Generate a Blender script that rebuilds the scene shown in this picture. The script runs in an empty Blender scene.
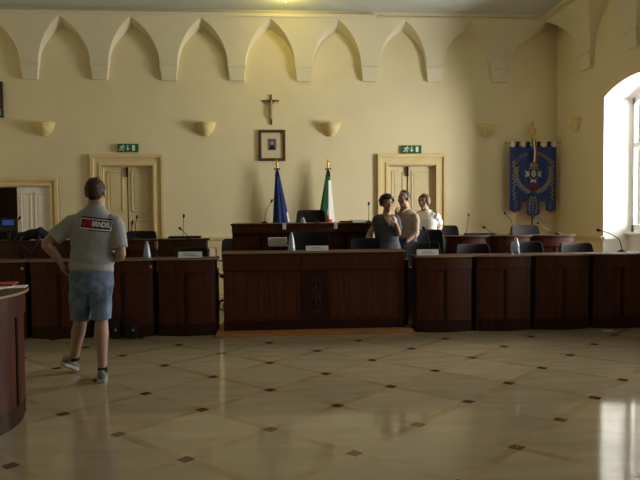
import bpy, bmesh, math, random
from mathutils import Vector, Matrix, noise
from mathutils.bvhtree import BVHTree
random.seed(7)
PI = math.pi
SC = bpy.context.scene
COL = SC.collection
V = Vector

# ------------------------------------------------------------------ camera
H = 1.45
F, PITCH, ROLL, YAW = 669.58, 0.0403596, -0.0082267, math.radians(4.45778)
cp, sp, cr, sr = math.cos(PITCH), math.sin(PITCH), math.cos(ROLL), math.sin(ROLL)
_r, _f, _u = V((1, 0, 0)), V((0, cp, -sp)), V((0, sp, cp))
T = Matrix(((math.cos(YAW), math.sin(YAW), 0), (-math.sin(YAW), math.cos(YAW), 0), (0, 0, 1)))
CR, CU, CF = T @ (_r * cr + _u * sr), T @ (_u * cr - _r * sr), T @ _f
def ray(x, y): return CR * ((x - 320) / F) + CU * ((240 - y) / F) + CF
EYE = V((0, 0, H))
def aY(x, y, Y): d = ray(x, y); return EYE + d * (Y / d.y)
def aZ(x, y, Z): d = ray(x, y); return EYE + d * ((Z - H) / d.z)
cam = bpy.data.cameras.new('camera'); co = bpy.data.objects.new('camera', cam); COL.objects.link(co)
m = Matrix((CR, CU, -CF)).transposed().to_4x4(); m.translation = EYE; co.matrix_world = m
cam.sensor_width = 36; cam.lens = F * 36 / 640; cam.clip_start = .05; cam.clip_end = 200
SC.camera = co

# ------------------------------------------------------------------ materials
def mat(name, col, rough=.6, metal=0, spec=.5, noise_scale=0, noise_amt=0, bump=0, stretch=None, emit=None, estr=0, coat=0, trans=0, sheen=0):
    m = bpy.data.materials.new(name); m.use_nodes = True
    nt = m.node_tree; b = nt.nodes['Principled BSDF']
    b.inputs['Roughness'].default_value = rough; b.inputs['Metallic'].default_value = metal
    b.inputs['Specular IOR Level'].default_value = spec
    b.inputs['Base Color'].default_value = (*col, 1)
    b.inputs['Coat Weight'].default_value = coat; b.inputs['Coat Roughness'].default_value = .15
    if trans: b.inputs['Transmission Weight'].default_value = trans
    if sheen: b.inputs['Sheen Weight'].default_value = sheen
    if emit: b.inputs['Emission Color'].default_value = (*emit, 1); b.inputs['Emission Strength'].default_value = estr
    if noise_scale:
        tc = nt.nodes.new('ShaderNodeTexCoord'); mp = nt.nodes.new('ShaderNodeMapping'); n = nt.nodes.new('ShaderNodeTexNoise')
        if stretch: mp.inputs['Scale'].default_value = stretch
        n.inputs['Scale'].default_value = noise_scale; n.inputs['Detail'].default_value = 5
        nt.links.new(tc.outputs['Object'], mp.inputs[0]); nt.links.new(mp.outputs[0], n.inputs['Vector'])
        if noise_amt:
            mx = nt.nodes.new('ShaderNodeMix'); mx.data_type = 'RGBA'
            mx.inputs[6].default_value = (*[c * (1 - noise_amt) for c in col], 1); mx.inputs[7].default_value = (*[min(1, c * (1 + noise_amt)) for c in col], 1)
            rm = nt.nodes.new('ShaderNodeMapRange'); rm.inputs[1].default_value = .3; rm.inputs[2].default_value = .7
            nt.links.new(n.outputs['Fac'], rm.inputs[0]); nt.links.new(rm.outputs[0], mx.inputs[0]); nt.links.new(mx.outputs[2], b.inputs['Base Color'])
        if bump:
            bp = nt.nodes.new('ShaderNodeBump'); bp.inputs['Strength'].default_value = bump; bp.inputs['Distance'].default_value = .01
            nt.links.new(n.outputs['Fac'], bp.inputs['Height']); nt.links.new(bp.outputs[0], b.inputs['Normal'])
    return m
M = {}
M['wall'] = mat('wall_paint', (.79, .70, .46), .9, spec=.2, noise_scale=1.2, noise_amt=.04, bump=.02)
M['vault'] = mat('vault_plaster', (.74, .69, .51), .9, spec=.2, noise_scale=2, noise_amt=.03, bump=.02)
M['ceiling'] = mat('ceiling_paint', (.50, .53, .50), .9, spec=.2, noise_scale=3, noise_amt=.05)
M['reveal'] = mat('reveal_plaster', (.88, .87, .83), .9, spec=.2, noise_scale=3, noise_amt=.02)
M['door'] = mat('door_paint', (.72, .61, .36), .5, noise_scale=6, noise_amt=.05)
M['casing'] = mat('casing_paint', (.74, .60, .31), .5, noise_scale=6, noise_amt=.05)
M['white_door'] = mat('white_door_paint', (.88, .85, .78), .5, noise_scale=6, noise_amt=.04)
M['dado'] = mat('dado_paint', (.70, .57, .31), .6, noise_scale=4, noise_amt=.05)
M['wood'] = mat('mahogany', (.064, .0175, .007), .42, noise_scale=9, noise_amt=.3, stretch=(3, 3, .35), bump=.02, spec=.25)
M['wood2'] = mat('mahogany_dark', (.030, .009, .005), .42, noise_scale=9, noise_amt=.4, stretch=(3, 3, .35), spec=.22)
M['wood_red'] = mat('mahogany_panel', (.076, .021, .0085), .4, noise_scale=7, noise_amt=.38, stretch=(5, 5, .3), spec=.25)
M['edge'] = mat('desktop_edge', (.30, .19, .10), .5)
M['top'] = mat('desktop_wood', (.045, .016, .008), .55, spec=.2, noise_scale=8, noise_amt=.25, stretch=(.4, 4, 4))
M['step'] = mat('step_wood', (.42, .19, .06), .45, noise_scale=8, noise_amt=.25, stretch=(.3, 4, 4))
M['black'] = mat('black_plastic', (.010, .010, .011), .7, spec=.2)
M['leather'] = mat('black_leather', (.008, .008, .009), .7, spec=.2, noise_scale=60, noise_amt=.2, bump=.08)
M['leather_brown'] = mat('brown_leather', (.012, .0065, .005), .75, spec=.12, noise_scale=60, noise_amt=.2, bump=.08)
M['chrome'] = mat('chrome', (.6, .6, .62), .2, metal=1)
M['brass'] = mat('brass', (.75, .52, .18), .3, metal=1, noise_scale=20, noise_amt=.1)
M['gold'] = mat('gold_paint', (.70, .50, .16), .4, metal=.5)
M['paper'] = mat('paper', (.86, .86, .84), .8)
M['cream_paper'] = mat('cream_paper', (.80, .76, .66), .8)
M['mat_card'] = mat('mat_card', (.66, .58, .38), .8)
M['ink'] = mat('ink', (.35, .36, .40), .8)
M['red'] = mat('red_cover', (.35, .03, .03), .5)
M['sconce'] = mat('sconce_glaze', (.74, .60, .29), .6, noise_scale=18, noise_amt=.15)
M['green'] = mat('exit_green', (.015, .12, .035), .4)
M['white'] = mat('white_enamel', (.8, .86, .8), .5)
M['rail'] = mat('trunking_plastic', (.74, .70, .58), .5)
M['eu'] = mat('flag_blue', (.008, .022, .14), .8, noise_scale=8, noise_amt=.2)
M['fgreen'] = mat('flag_green', (.01, .10, .035), .8, noise_scale=8, noise_amt=.2)
M['fwhite'] = mat('flag_white', (.82, .82, .80), .8)
M['fred'] = mat('flag_red', (.62, .02, .04), .8)
M['darkred'] = mat('dark_red_ribbon', (.20, .015, .02), .8)
M['silver'] = mat('silver_cloth', (.5, .49, .43), .8)
M['banner'] = mat('banner_velvet', (.012, .042, .19), .9, noise_scale=10, noise_amt=.25, sheen=.3)
M['thread'] = mat('silver_thread', (.26, .25, .19), .6)
M['gthread'] = mat('gold_thread', (.24, .19, .09), .6)
M['bluecloth'] = mat('blue_strap_cloth', (.015, .022, .06), .8)
M['blackcloth'] = mat('black_cloth', (.006, .006, .007), .9, noise_scale=30, noise_amt=.3)
M['bottle'] = mat('pale_plastic', (.48, .58, .66), .25, trans=.45)
M['skin'] = mat('skin', (.36, .22, .155), .55, noise_scale=14, noise_amt=.08)
M['skin2'] = mat('skin_tan', (.36, .19, .12), .55, noise_scale=14, noise_amt=.08)
M['hair_dk'] = mat('hair_dark', (.012, .009, .008), .7, noise_scale=60, noise_amt=.5, bump=.4)
M['hair_br'] = mat('hair_brown', (.045, .025, .014), .7, noise_scale=60, noise_amt=.5, bump=.4)
M['hair_lt'] = mat('hair_chestnut', (.10, .05, .022), .7, noise_scale=60, noise_amt=.5, bump=.4)
M['eye'] = mat('eye_white', (.7, .7, .68), .3)
M['iris'] = mat('iris_dark', (.02, .013, .01), .3)
M['lips'] = mat('lips', (.36, .11, .09), .5)
M['grey_shirt'] = mat('grey_jersey', (.32, .335, .345), .9, noise_scale=120, noise_amt=.1, bump=.05)
M['denim'] = mat('denim', (.13, .185, .29), .9, noise_scale=9, noise_amt=.6)
M['jeans'] = mat('dark_denim', (.04, .07, .17), .9, noise_scale=6, noise_amt=.4)
M['jeans_lt'] = mat('blue_denim', (.06, .11, .26), .9, noise_scale=6, noise_amt=.4)
M['taupe'] = mat('taupe_cotton', (.42, .32, .235), .9, noise_scale=20, noise_amt=.12)
M['slate'] = mat('slate_jersey', (.055, .065, .08), .9, noise_scale=20, noise_amt=.2)
M['white_shirt'] = mat('white_cotton', (.82, .82, .78), .9, noise_scale=20, noise_amt=.04)
M['navy'] = mat('navy_cloth', (.012, .015, .035), .9)
M['shoe'] = mat('grey_mesh_shoe', (.20, .19, .18), .8, noise_scale=60, noise_amt=.25)
M['sole'] = mat('white_rubber', (.38, .38, .37), .7)
M['shaded_room'] = mat('shaded_room_brown', (.16, .12, .07), .9)  # dark brown carries the unlit look of the room beyond
M['screen_frame'] = mat('screen_frame', (.01, .01, .011), .4)
M['blue_screen'] = mat('blue_screen', (.02, .05, .2), .3, emit=(.03, .10, .45), estr=.22)
M['red_panel'] = mat('red_panel', (.16, .015, .02), .5)
M['blue_panel'] = mat('pale_panel', (.25, .32, .38), .5)
M['lamp_glow'] = mat('lamp_glow', (.9, .85, .6), .5, emit=(1, .82, .25), estr=2.2)
M['lamp_white'] = mat('lamp_diffuser', (.9, .9, .85), .5, emit=(.95, 1, 1), estr=.8)
M['bronze'] = mat('bronze', (.42, .30, .16), .45, metal=.4)
M['cross_wood'] = mat('cross_wood', (.10, .045, .02), .5, noise_scale=12, noise_amt=.3, stretch=(3, 3, .4))
M['frame_wood'] = mat('frame_wood', (.085, .035, .015), .4, noise_scale=12, noise_amt=.3)
M['photo_bg'] = mat('photo_background', (.12, .13, .16), .4)
M['photo_dark'] = mat('photo_suit', (.02, .02, .025), .4)
M['photo_face'] = mat('photo_face', (.45, .30, .22), .4)

def glass():
    m = bpy.data.materials.new('window_glass'); m.use_nodes = True; nt = m.node_tree
    nt.nodes.remove(nt.nodes['Principled BSDF']); o = nt.nodes['Material Output']
    t = nt.nodes.new('ShaderNodeBsdfTransparent'); g = nt.nodes.new('ShaderNodeBsdfGlossy'); g.inputs['Roughness'].default_value = .02
    lw = nt.nodes.new('ShaderNodeFresnel'); lw.inputs['IOR'].default_value = 1.3; mx = nt.nodes.new('ShaderNodeMixShader')
    nt.links.new(lw.outputs[0], mx.inputs[0]); nt.links.new(t.outputs[0], mx.inputs[1]); nt.links.new(g.outputs[0], mx.inputs[2]); nt.links.new(mx.outputs[0], o.inputs[0])
    return m
M['glass'] = glass()

TILE = .490198 * H
O2 = T @ V((-.5549525 * H, 2.6940484 * H, 0))
def floor_mat():
    m = bpy.data.materials.new('marble_floor'); m.use_nodes = True; nt = m.node_tree; N = nt.nodes; L = nt.links
    b = N['Principled BSDF']
    def math_(op, a, bb=None, c=None):
        n = N.new('ShaderNodeMath'); n.operation = op
        for i, v in enumerate((a, bb, c)):
            if v is None: continue
            if isinstance(v, (int, float)): n.inputs[i].default_value = v
            else: L.new(v, n.inputs[i])
        return n.outputs[0]
    def mix(f, a, bb):
        n = N.new('ShaderNodeMix'); n.data_type = 'RGBA'
        if isinstance(f, (int, float)): n.inputs[0].default_value = f
        else: L.new(f, n.inputs[0])
        for i, v in ((6, a), (7, bb)):
            if isinstance(v, tuple): n.inputs[i].default_value = (*v, 1)
            else: L.new(v, n.inputs[i])
        return n.outputs[2]
    tc = N.new('ShaderNodeTexCoord'); sx = N.new('ShaderNodeSeparateXYZ'); L.new(tc.outputs['Object'], sx.inputs[0])
    q = math.sqrt(.5) / TILE
    x, y = math_('SUBTRACT', sx.outputs[0], O2.x), math_('SUBTRACT', sx.outputs[1], O2.y)
    u = math_('MULTIPLY', math_('ADD', x, y), q); v = math_('MULTIPLY', math_('SUBTRACT', y, x), q)
    def dist(w):   # metres to the nearest grid line
        return math_('MULTIPLY', math_('ABSOLUTE', math_('SUBTRACT', w, math_('ROUND', w))), TILE)
    du, dv = dist(u), dist(v)
    su, sv = math_('LESS_THAN', du, .034), math_('LESS_THAN', dv, .034)
    strip = math_('MAXIMUM', su, sv)
    inset = math_('MULTIPLY', math_('LESS_THAN', du, .041), math_('LESS_THAN', dv, .041))
    cu, cv = math_('FLOOR', u), math_('FLOOR', v)
    cmb = N.new('ShaderNodeCombineXYZ'); L.new(cu, cmb.inputs[0]); L.new(cv, cmb.inputs[1])
    wn = N.new('ShaderNodeTexWhiteNoise'); wn.noise_dimensions = '2D'; L.new(cmb.outputs[0], wn.inputs['Vector'])
    # marble clouds, offset and stretched per tile
    mp = N.new('ShaderNodeMapping'); mp.inputs['Rotation'].default_value = (0, 0, .25); mp.inputs['Scale'].default_value = (.8, 3, 1)
    L.new(tc.outputs['Object'], mp.inputs[0])
    ad = N.new('ShaderNodeVectorMath'); ad.operation = 'MULTIPLY_ADD'; L.new(wn.outputs['Color'], ad.inputs[0]); ad.inputs[1].default_value = (9, 9, 9); L.new(mp.outputs[0], ad.inputs[2])
    nz = N.new('ShaderNodeTexNoise'); nz.inputs['Scale'].default_value = 2.2; nz.inputs['Detail'].default_value = 6; nz.inputs['Roughness'].default_value = .6; L.new(ad.outputs[0], nz.inputs['Vector'])
    mr = N.new('ShaderNodeMapRange'); mr.inputs[1].default_value = .32; mr.inputs[2].default_value = .68; L.new(nz.outputs['Fac'], mr.inputs[0])
    tile = mix(mr.outputs[0], (.365, .295, .18), (.455, .38, .25))
    val = N.new('ShaderNodeMapRange'); val.inputs[3].default_value = .9; val.inputs[4].default_value = 1.06; L.new(wn.outputs['Value'], val.inputs[0])
    hs = N.new('ShaderNodeHueSaturation'); L.new(val.outputs[0], hs.inputs['Value']); L.new(tile, hs.inputs['Color'])
    n2 = N.new('ShaderNodeTexNoise'); n2.inputs['Scale'].default_value = 3.0; n2.inputs['Detail'].default_value = 4; L.new(tc.outputs['Object'], n2.inputs['Vector'])
    mr2 = N.new('ShaderNodeMapRange'); mr2.inputs[1].default_value = .35; mr2.inputs[2].default_value = .65; L.new(n2.outputs['Fac'], mr2.inputs[0])
    band = mix(mr2.outputs[0], (.335, .24, .13), (.43, .345, .205))
    c1 = mix(strip, hs.outputs['Color'], band)
    c2 = mix(inset, c1, (.105, .045, .022))
    L.new(c2, b.inputs['Base Color'])
    rg = N.new('ShaderNodeMapRange'); rg.inputs[3].default_value = .05; rg.inputs[4].default_value = .11; L.new(n2.outputs['Fac'], rg.inputs[0]); L.new(rg.outputs[0], b.inputs['Roughness'])
    b.inputs['Specular IOR Level'].default_value = .24
    return m
M['floor'] = floor_mat()

# ------------------------------------------------------------------ mesh helpers
class MB:
    def __init__(s): s.v = []; s.f = []; s.mi = []; s.cur = 0; s.X = Matrix.Identity(4)
    def add(s, vs, fs):
        o = len(s.v); s.v += [s.X @ V(p) for p in vs]; s.f += [tuple(i + o for i in f) for f in fs]; s.mi += [s.cur] * len(fs); return s
    def box(s, x0, x1, y0, y1, z0, z1):
        return s.add([(x, y, z) for z in (z0, z1) for y in (y0, y1) for x in (x0, x1)], [(0, 2, 3, 1), (4, 5, 7, 6), (0, 1, 5, 4), (2, 6, 7, 3), (0, 4, 6, 2), (1, 3, 7, 5)])
    def prism(s, poly, z0, z1):
        n = len(poly)
        return s.add([(p[0], p[1], z0) for p in poly] + [(p[0], p[1], z1) for p in poly], [tuple(range(n))[::-1], tuple(range(n, 2 * n))] + [(i, (i + 1) % n, n + (i + 1) % n, n + i) for i in range(n)])
    def rings(s, rr, close=True, cap=True):
        n = len(rr[0]); vs = [p for r in rr for p in r]; fs = []
        for k in range(len(rr) - 1):
            for i in range(n if close else n - 1):
                j = (i + 1) % n; fs.append((k * n + i, k * n + j, (k + 1) * n + j, (k + 1) * n + i))
        if cap and close: fs.append(tuple(range(n))[::-1]); fs.append(tuple(range((len(rr) - 1) * n, len(rr) * n)))
        return s.add(vs, fs)
    def lathe(s, prof, c=(0, 0, 0), n=24, a0=0, a1=2 * PI):
        full = abs(a1 - a0 - 2 * PI) < 1e-6; k = n if full else n + 1
        rr = [[(c[0] + r * math.cos(a0 + (a1 - a0) * i / n), c[1] + r * math.sin(a0 + (a1 - a0) * i / n), c[2] + z) for i in range(k)] for r, z in prof]
        return s.rings(rr, close=full, cap=full)
    def loft(s, pts, rad, side=(1, 0, 0), n=14, rnd=True):
        """tube through pts; rad = (half width along side, half depth) or a number; rounded ends"""
        P = [V(p) for p in pts]; R = [(r, r) if isinstance(r, (int, float)) else r for r in rad]; S = V(side).normalized()
        rr = []
        for i, p in enumerate(P):
            t = (P[min(i + 1, len(P) - 1)] - P[max(i - 1, 0)]).normalized()
            a = (S - t * S.dot(t)); a = a.normalized() if a.length > 1e-4 else t.orthogonal().normalized(); b = t.cross(a)
            ring = lambda c, k: [c + a * (R[i][0] * k * math.cos(2 * PI * j / n)) + b * (R[i][1] * k * math.sin(2 * PI * j / n)) for j in range(n)]
            e = min(R[i])
            if rnd and i == 0: rr += [ring(p - t * e * .7, .55), ring(p - t * e * .4, .85)]
            rr.append(ring(p, 1))
            if rnd and i == len(P) - 1: rr += [ring(p + t * e * .4, .85), ring(p + t * e * .7, .55)]
        return s.rings(rr)
    def tube(s, pts, r, n=8): return s.loft(pts, [r] * len(pts) if isinstance(r, (int, float)) else r, n=n, rnd=False)
    def ball(s, c, r, n=16, m=10, q=None):
        c = V(c); r = (r, r, r) if isinstance(r, (int, float)) else r; Q = q or Matrix.Identity(3)
        rr = [[c + Q @ V((r[0] * math.sin(PI * k / m) * math.cos(2 * PI * i / n), r[1] * math.sin(PI * k / m) * math.sin(2 * PI * i / n), -r[2] * math.cos(PI * k / m))) for i in range(n)] for k in range(1, m)]
        return s.rings(rr)
    def mesh(s, name, mats):
        me = bpy.data.meshes.new(name); me.from_pydata([tuple(p) for p in s.v], [], s.f)
        for mm in (mats if isinstance(mats, (list, tuple)) else [mats]): me.materials.append(M[mm])
        me.polygons.foreach_set('material_index', s.mi)
        bm = bmesh.new(); bm.from_mesh(me); bmesh.ops.recalc_face_normals(bm, faces=bm.faces); bm.to_mesh(me); bm.free()
        return me
    def build(s, name, mats, parent=None, smooth=False, bevel=0, loc=None):
        return link(name, s.mesh(name, mats), parent, smooth, bevel, loc)
def link(name, me, parent=None, smooth=False, bevel=0, loc=None):
    o = bpy.data.objects.new(name, me); COL.objects.link(o)
    if parent: o.parent = parent
    if loc: o.location = loc
    if smooth:
        me.polygons.foreach_set('use_smooth', [True] * len(me.polygons))
        if smooth == 'auto': me.set_sharp_from_angle(angle=math.radians(38))
    if bevel:
        b = o.modifiers.new('bevel', 'BEVEL'); b.width = bevel; b.segments = 2; b.limit_method = 'ANGLE'; b.angle_limit = math.radians(40)
    return o
def tag(o, label, cat, group=None):
    o['label'] = label; o['category'] = cat
    if group: o['group'] = group
    return o
def struct(o, label=None):
    o['kind'] = 'structure'
    if label: o['label'] = label
    return o
def empty(name, loc, rz=0):
    o = bpy.data.objects.new(name, None); COL.objects.link(o); o.location = loc; o.rotation_euler = (0, 0, rz); o.empty_display_size = .1; return o
def copy_tree(o, parent=None):
    c = o.copy(); COL.objects.link(c); c.parent = parent
    for ch in list(o.children): copy_tree(ch, c)
    return c
def bx(name, m, parent, dims, bevel=0): return MB().box(*dims).build(name, m, parent, bevel=bevel)
def text_mesh(s, size, bold=0, depth=0):
    cu = bpy.data.curves.new('text', 'FONT'); cu.body = s; cu.size = size; cu.offset = bold; cu.extrude = depth; cu.align_x = 'CENTER'; cu.align_y = 'CENTER'; cu.resolution_u = 3
    o = bpy.data.objects.new('text', cu); COL.objects.link(o)
    dg = bpy.context.evaluated_depsgraph_get(); me = bpy.data.meshes.new_from_object(o.evaluated_get(dg))
    vs = [v.co.copy() for v in me.vertices]; fs = [tuple(p.vertices) for p in me.polygons]
    bpy.data.objects.remove(o); bpy.data.curves.remove(cu); bpy.data.meshes.remove(me)
    return vs, fs

# ------------------------------------------------------------------ the room
BY, RX, LX, RY = 12.2, 5.4, -6.0, -3.5
CZ = 4.93
struct(MB().box(LX - .3, RX + .52, RY - .3, BY + 3.2, -.12, 0).build('floor', 'floor'))
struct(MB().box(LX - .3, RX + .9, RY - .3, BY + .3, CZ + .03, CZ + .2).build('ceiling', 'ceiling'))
struct(MB().box(LX - .2, LX, RY, BY, 0, CZ + .03).build('wall_left', 'wall'))
struct(MB().box(LX - .2, RX + .05, RY - .2, RY, 0, CZ + .03).build('wall_rear', 'wall'))
# back wall with three doorways
DO = [(-4.95, -3.83, 1.965), (-2.921, -2.03, 2.32), (2.215, 3.10, 2.318)]
wb = MB(); x = LX - .2
for a, b, t in DO:
    wb.box(x, a, BY, BY + .3, 0, CZ + .03); wb.box(a, b, BY, BY + .3, t, CZ + .03); x = b
wb.box(x, RX + .05, BY, BY + .3, 0, CZ + .03)
struct(wb.build('wall_back', 'wall'))
# right wall with three arched window embrasures
WINS = [(8.51, 10.42), (4.2, 6.1), (-.3, 1.6)]
def arc_z(y, a, b, zs=3.265, rise=.185):
    w = (b - a) / 2; R = (w * w + rise * rise) / (2 * rise); return zs + rise - R + math.sqrt(max(0, R * R - (y - (a + b) / 2) ** 2))
wr = MB()
def xface(mb, X, y0, y1, z00, z01, z10, z11): mb.add([(X, y0, z00), (X, y1, z10), (X, y1, z11), (X, y0, z01)], [(0, 1, 2, 3)])
ycur = RY
for a, b in sorted(WINS):
    xface(wr, RX, ycur, a, 0, CZ + .03, 0, CZ + .03)
    for i in range(16):
        y0, y1 = a + (b - a) * i / 16, a + (b - a) * (i + 1) / 16
        xface(wr, RX, y0, y1, arc_z(y0, a, b), CZ + .03, arc_z(y1, a, b), CZ + .03)
    ycur = b
xface(wr, RX, ycur, BY, 0, CZ + .03, 0, CZ + .03)
struct(wr.build('wall_right', 'wall'))
for i, (a, b) in enumerate(WINS):
    e = empty('window_%d' % (i + 1), (RX, (a + b) / 2, 0)); struct(e)
    w = (b - a) / 2; D = .50; ins = .03
    r = MB(); ys = [-w + 2 * w * k / 16 for k in range(17)]
    prof = [(-w, 0)] + [(y, arc_z(y, -w, w)) for y in ys] + [(w, 0)]
    sc = lambda p: (p[0] * (w - ins) / w, p[1] - (ins if p[1] else 0))
    r.rings([[(0, p[0], p[1]) for p in prof], [(D, sc(p)[0], sc(p)[1]) for p in prof]], close=False)
    r.build('reveal', 'reveal', e)
    MB().box(D - .1, D + .02, -w, w, 0, 1.06).build('parapet', 'reveal', e)
    MB().box(D - .16, D + .04, -w, w, 1.06, 1.10).build('sill', 'reveal', e, bevel=.006)
    fr = MB(); wi = w - ins + .012; t = .07
    for ya, yb in ((-wi, -wi + t), (-.07, .07), (wi - t, wi)): fr.box(D - .04, D + .02, ya, yb, 1.1, arc_z(min(max((ya + yb) / 2, -w), w), -w, w) - ins)
    fr.box(D - .04, D + .02, -wi, wi, 1.1, 1.22); fr.box(D - .03, D + .01, -wi, wi, 2.45, 2.53)
    ya = [-wi + 2 * wi * k / 12 for k in range(13)]
    fr.rings([[(xx, y, arc_z(y, -w, w) - ins + .012 - dz) for xx, dz in ((D - .04, 0), (D - .04, .13), (D + .02, .13), (D + .02, 0))] for y in ya])
    fr.build('frame', 'reveal', e)
    for sg in (-1, 1):
        q = MB(); q.box(0, D - .12, min(sg * w, sg * (w - .035)), max(sg * w, sg * (w - .035)), .985, 1.04); q.build('reveal_rail', 'reveal', e, bevel=.004)
    g = MB(); n = len(ya); g.add([(D - .01, y, 1.1) for y in ya] + [(D - .01, y, arc_z(y, -w, w) - ins) for y in ya], [(k, k + 1, n + k + 1, n + k) for k in range(n - 1)])
    g.build('pane', 'glass', e)

# lunette vault: plaster skirt that leans into the room between pointed lunettes
SP, HWC, Z0, Z1, Z2 = 1.196, .152, 4.08, 4.855, CZ + .03
HA = SP / 2 - HWC
RA = (HA * HA + (Z1 - Z0) ** 2) / (2 * HA)
def dep(z): return .085 + .255 * max(0, (z - Z0) / (Z1 - Z0)) ** 2.1
def arch(z): return HA - (-RA + math.sqrt(max(0, RA * RA - (z - Z0) ** 2))) * -1   # half opening at height z
NZ = 14; ZS = [Z0 + (Z1 - Z0) * (1 - (1 - k / NZ) ** 1.6) for k in range(NZ + 1)]
def vault(mb, mp, centres, first, last):
    """mp(s, d, z) maps along-wall / out-of-wall / height to the room; first/last = s where the skirt is cut"""
    for c in centres:
        for sg in (-1, 1):
            lim = first if sg < 0 else last
            edge = [(SP / 2 - max(0, arch(z))) for z in ZS]     # distance from corbel centre to the arch edge
            G = []
            for z, eg in zip(ZS, edge):
                G.append([mp(c + sg * eg * t, dep(z), z) for t in (0, .5, 1)])
            G.append([mp(c + sg * SP / 2 * t, dep(Z2) if t else dep(Z2), Z2) for t in (0, .5, 1)])
            mb.rings(G, close=False)
            rev = []
            for z, eg in zip(ZS, edge):
                zz = Z0 + (z - Z0) * .86; e2 = SP / 2 - (SP / 2 - eg) * .98
                rev.append([mp(c + sg * eg, dep(z), z), mp(c + sg * (eg + e2) / 2, dep(z) * .5, (z + zz) / 2), mp(c + sg * e2, -.01, zz)])
            mb.rings(rev, close=False)
bc = [4.267 - SP * k for k in range(9)]
rc = [BY - (RX - bc[0]) - SP * k for k in range(8)]
T0, TC, DT0 = RX - (bc[0] + SP / 2), RX - bc[0], dep(Z1)      # the shared corner lunette meets on the diagonal
def cmap(t, c1, k): return DT0 + (t - T0) * (c1 - DT0) / (TC - T0) if t < TC else c1 + (t - TC) * k
mpb = lambda s, d, z: (RX - cmap(RX - s, TC, 1), BY - d, z)
mpr = lambda s, d, z: (RX - d, BY - cmap(BY - s, 1.27, 1.17), z)
vm = MB(); vault(vm, mpb, bc, -6, 9); vault(vm, mpr, rc, 0, 9)
vt = struct(vm.build('trim_1', 'vault'), 'pointed lunette vaulting along the top of the back and right walls')
vt.data.polygons.foreach_set('use_smooth', [True] * len(vt.data.polygons)); vt.data.set_sharp_from_angle(angle=math.radians(30))
for mp, cs in ((mpb, bc), (mpr, rc)):
    for c in cs:
        k = MB(); zb = 3.83
        top = [(c - HWC - .012, -.0), (c - HWC - .012, .145), (c + HWC + .012, .145), (c + HWC + .012, 0)]
        k.rings([[mp(s, d, z) for s, d in ((c - w, 0), (c - w, q), (c + w, q), (c + w, 0))] for z, w, q in ((zb, HWC - .03, .06), (zb + .23, HWC, .095), (zb + .235, HWC + .012, .11), (Z0 + .005, HWC + .012, .11))])
        k.build('corbel', 'vault', vt)
# cornice line above the lunettes, on the back and right walls
cn = MB(); dd = dep(Z2)
for q0, q1, z0, z1 in ((0, .03, 4.875, 4.89), (0, .06, 4.9, CZ + .03)):
    cn.box(LX, RX - dd - q1, BY - dd + .04 - q1 - .02, BY - dd + .06, z0, z1)
    cn.box(RX - dd + .04 - q1 - .02, RX - dd + .06, RY, BY - dd - q1, z0, z1)
struct(cn.build('trim_2', 'vault', bevel=.004), 'thin cornice moulding under the ceiling')

# dado rail and wainscot panels
dr = MB(); segs = [(LX, -5.12), (-3.68, -3.135), (-1.825, 2.02), (3.29, RX)]
for a, b in segs:
    dr.box(a, b, BY - .035, BY, .985, 1.04); dr.box(a, b, BY - .02, BY, .96, .985); dr.box(a, b, BY - .012, BY, .12, .2); dr.box(a, b, BY - .012, BY, .84, .93)
    n = max(1, round((b - a) / .9)); 
    for k in range(n + 1): xx = a + (b - a) * k / n; dr.box(max(a, xx - .06), min(b, xx + .06), BY - .012, BY, .2, .84)
for a, b in ((10.42, BY), (6.1, 8.51)): dr.box(RX - .035, RX, a, b, .985, 1.04); dr.box(RX - .02, RX, a, b, .96, .985)
struct(dr.build('trim_3', 'dado', bevel=.003), 'dado rail with panels below it')
bb = MB()
for a, b in segs: bb.box(a, b, BY - .025, BY, 0, .12)
struct(bb.build('baseboard_back', 'dado', bevel=.004))

# doors
def casing(e, a, b, t, w=.175, m='casing'):
    k = MB()
    for o0, o1, d in ((0, w, .03), (0, .05, .045), (w - .06, w, .06)):
        k.box(a - o1, a - o0, -d, 0, 0, t + o0); k.box(b + o0, b + o1, -d, 0, 0, t + o0); k.box(a - o1, b + o1, -d, 0, t + o0, t + o1)
    k.build('casing', m, e, bevel=.004)
    j = MB(); j.box(a - .001, a + .015, 0, .3, 0, t); j.box(b - .015, b + .001, 0, .3, 0, t); j.box(a, b, 0, .3, t - .015, t + .001); j.build('jamb', m, e)
def leaf(e, x0, x1, t, rz, hinge, m, rows, cols=1, yb=.10, knob=None):
    """one door leaf with moulded panels; hinge = x it swings about"""
    p = empty('leaf', (hinge, yb, 0), rz); p.parent = e
    o = x0 - hinge, x1 - hinge
    L_ = MB(); L_.box(o[0], o[1], 0, .04, .01, t - .018)
    lf = L_.build('door_leaf', m, e); bpy.data.objects.remove(p); lf.location = (hinge, yb, 0); lf.rotation_euler = (0, 0, rz)
    st = .06; cw = (o[1] - o[0] - st * (cols + 1)) / cols
    q = MB()
    for z0, z1 in rows:
        for c in range(cols):
            a = o[0] + st + c * (cw + st); b = a + cw; fw = .022
            for bxs in ((a, a + fw, z0, z1), (b - fw, b, z0, z1), (a, b, z0, z0 + fw), (a, b, z1 - fw, z1)): q.box(bxs[0], bxs[1], -.014, .0, bxs[2], bxs[3])
            q.box(a + .05, b - .05, -.008, 0, z0 + .05, z1 - .05)
    q.build('panel_moulding', m, lf, bevel=.003)
    if knob is not None:
        h = MB(); h.lathe([(.012, 0), (.012, .03), (.025, .04), (.025, .06), (.01, .068)], n=12); hm = h.build('handle', 'brass', lf, smooth=True); hm.rotation_euler = (PI / 2, 0, 0); hm.location = (knob - hinge, 0, 1.05)
    return lf
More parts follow.
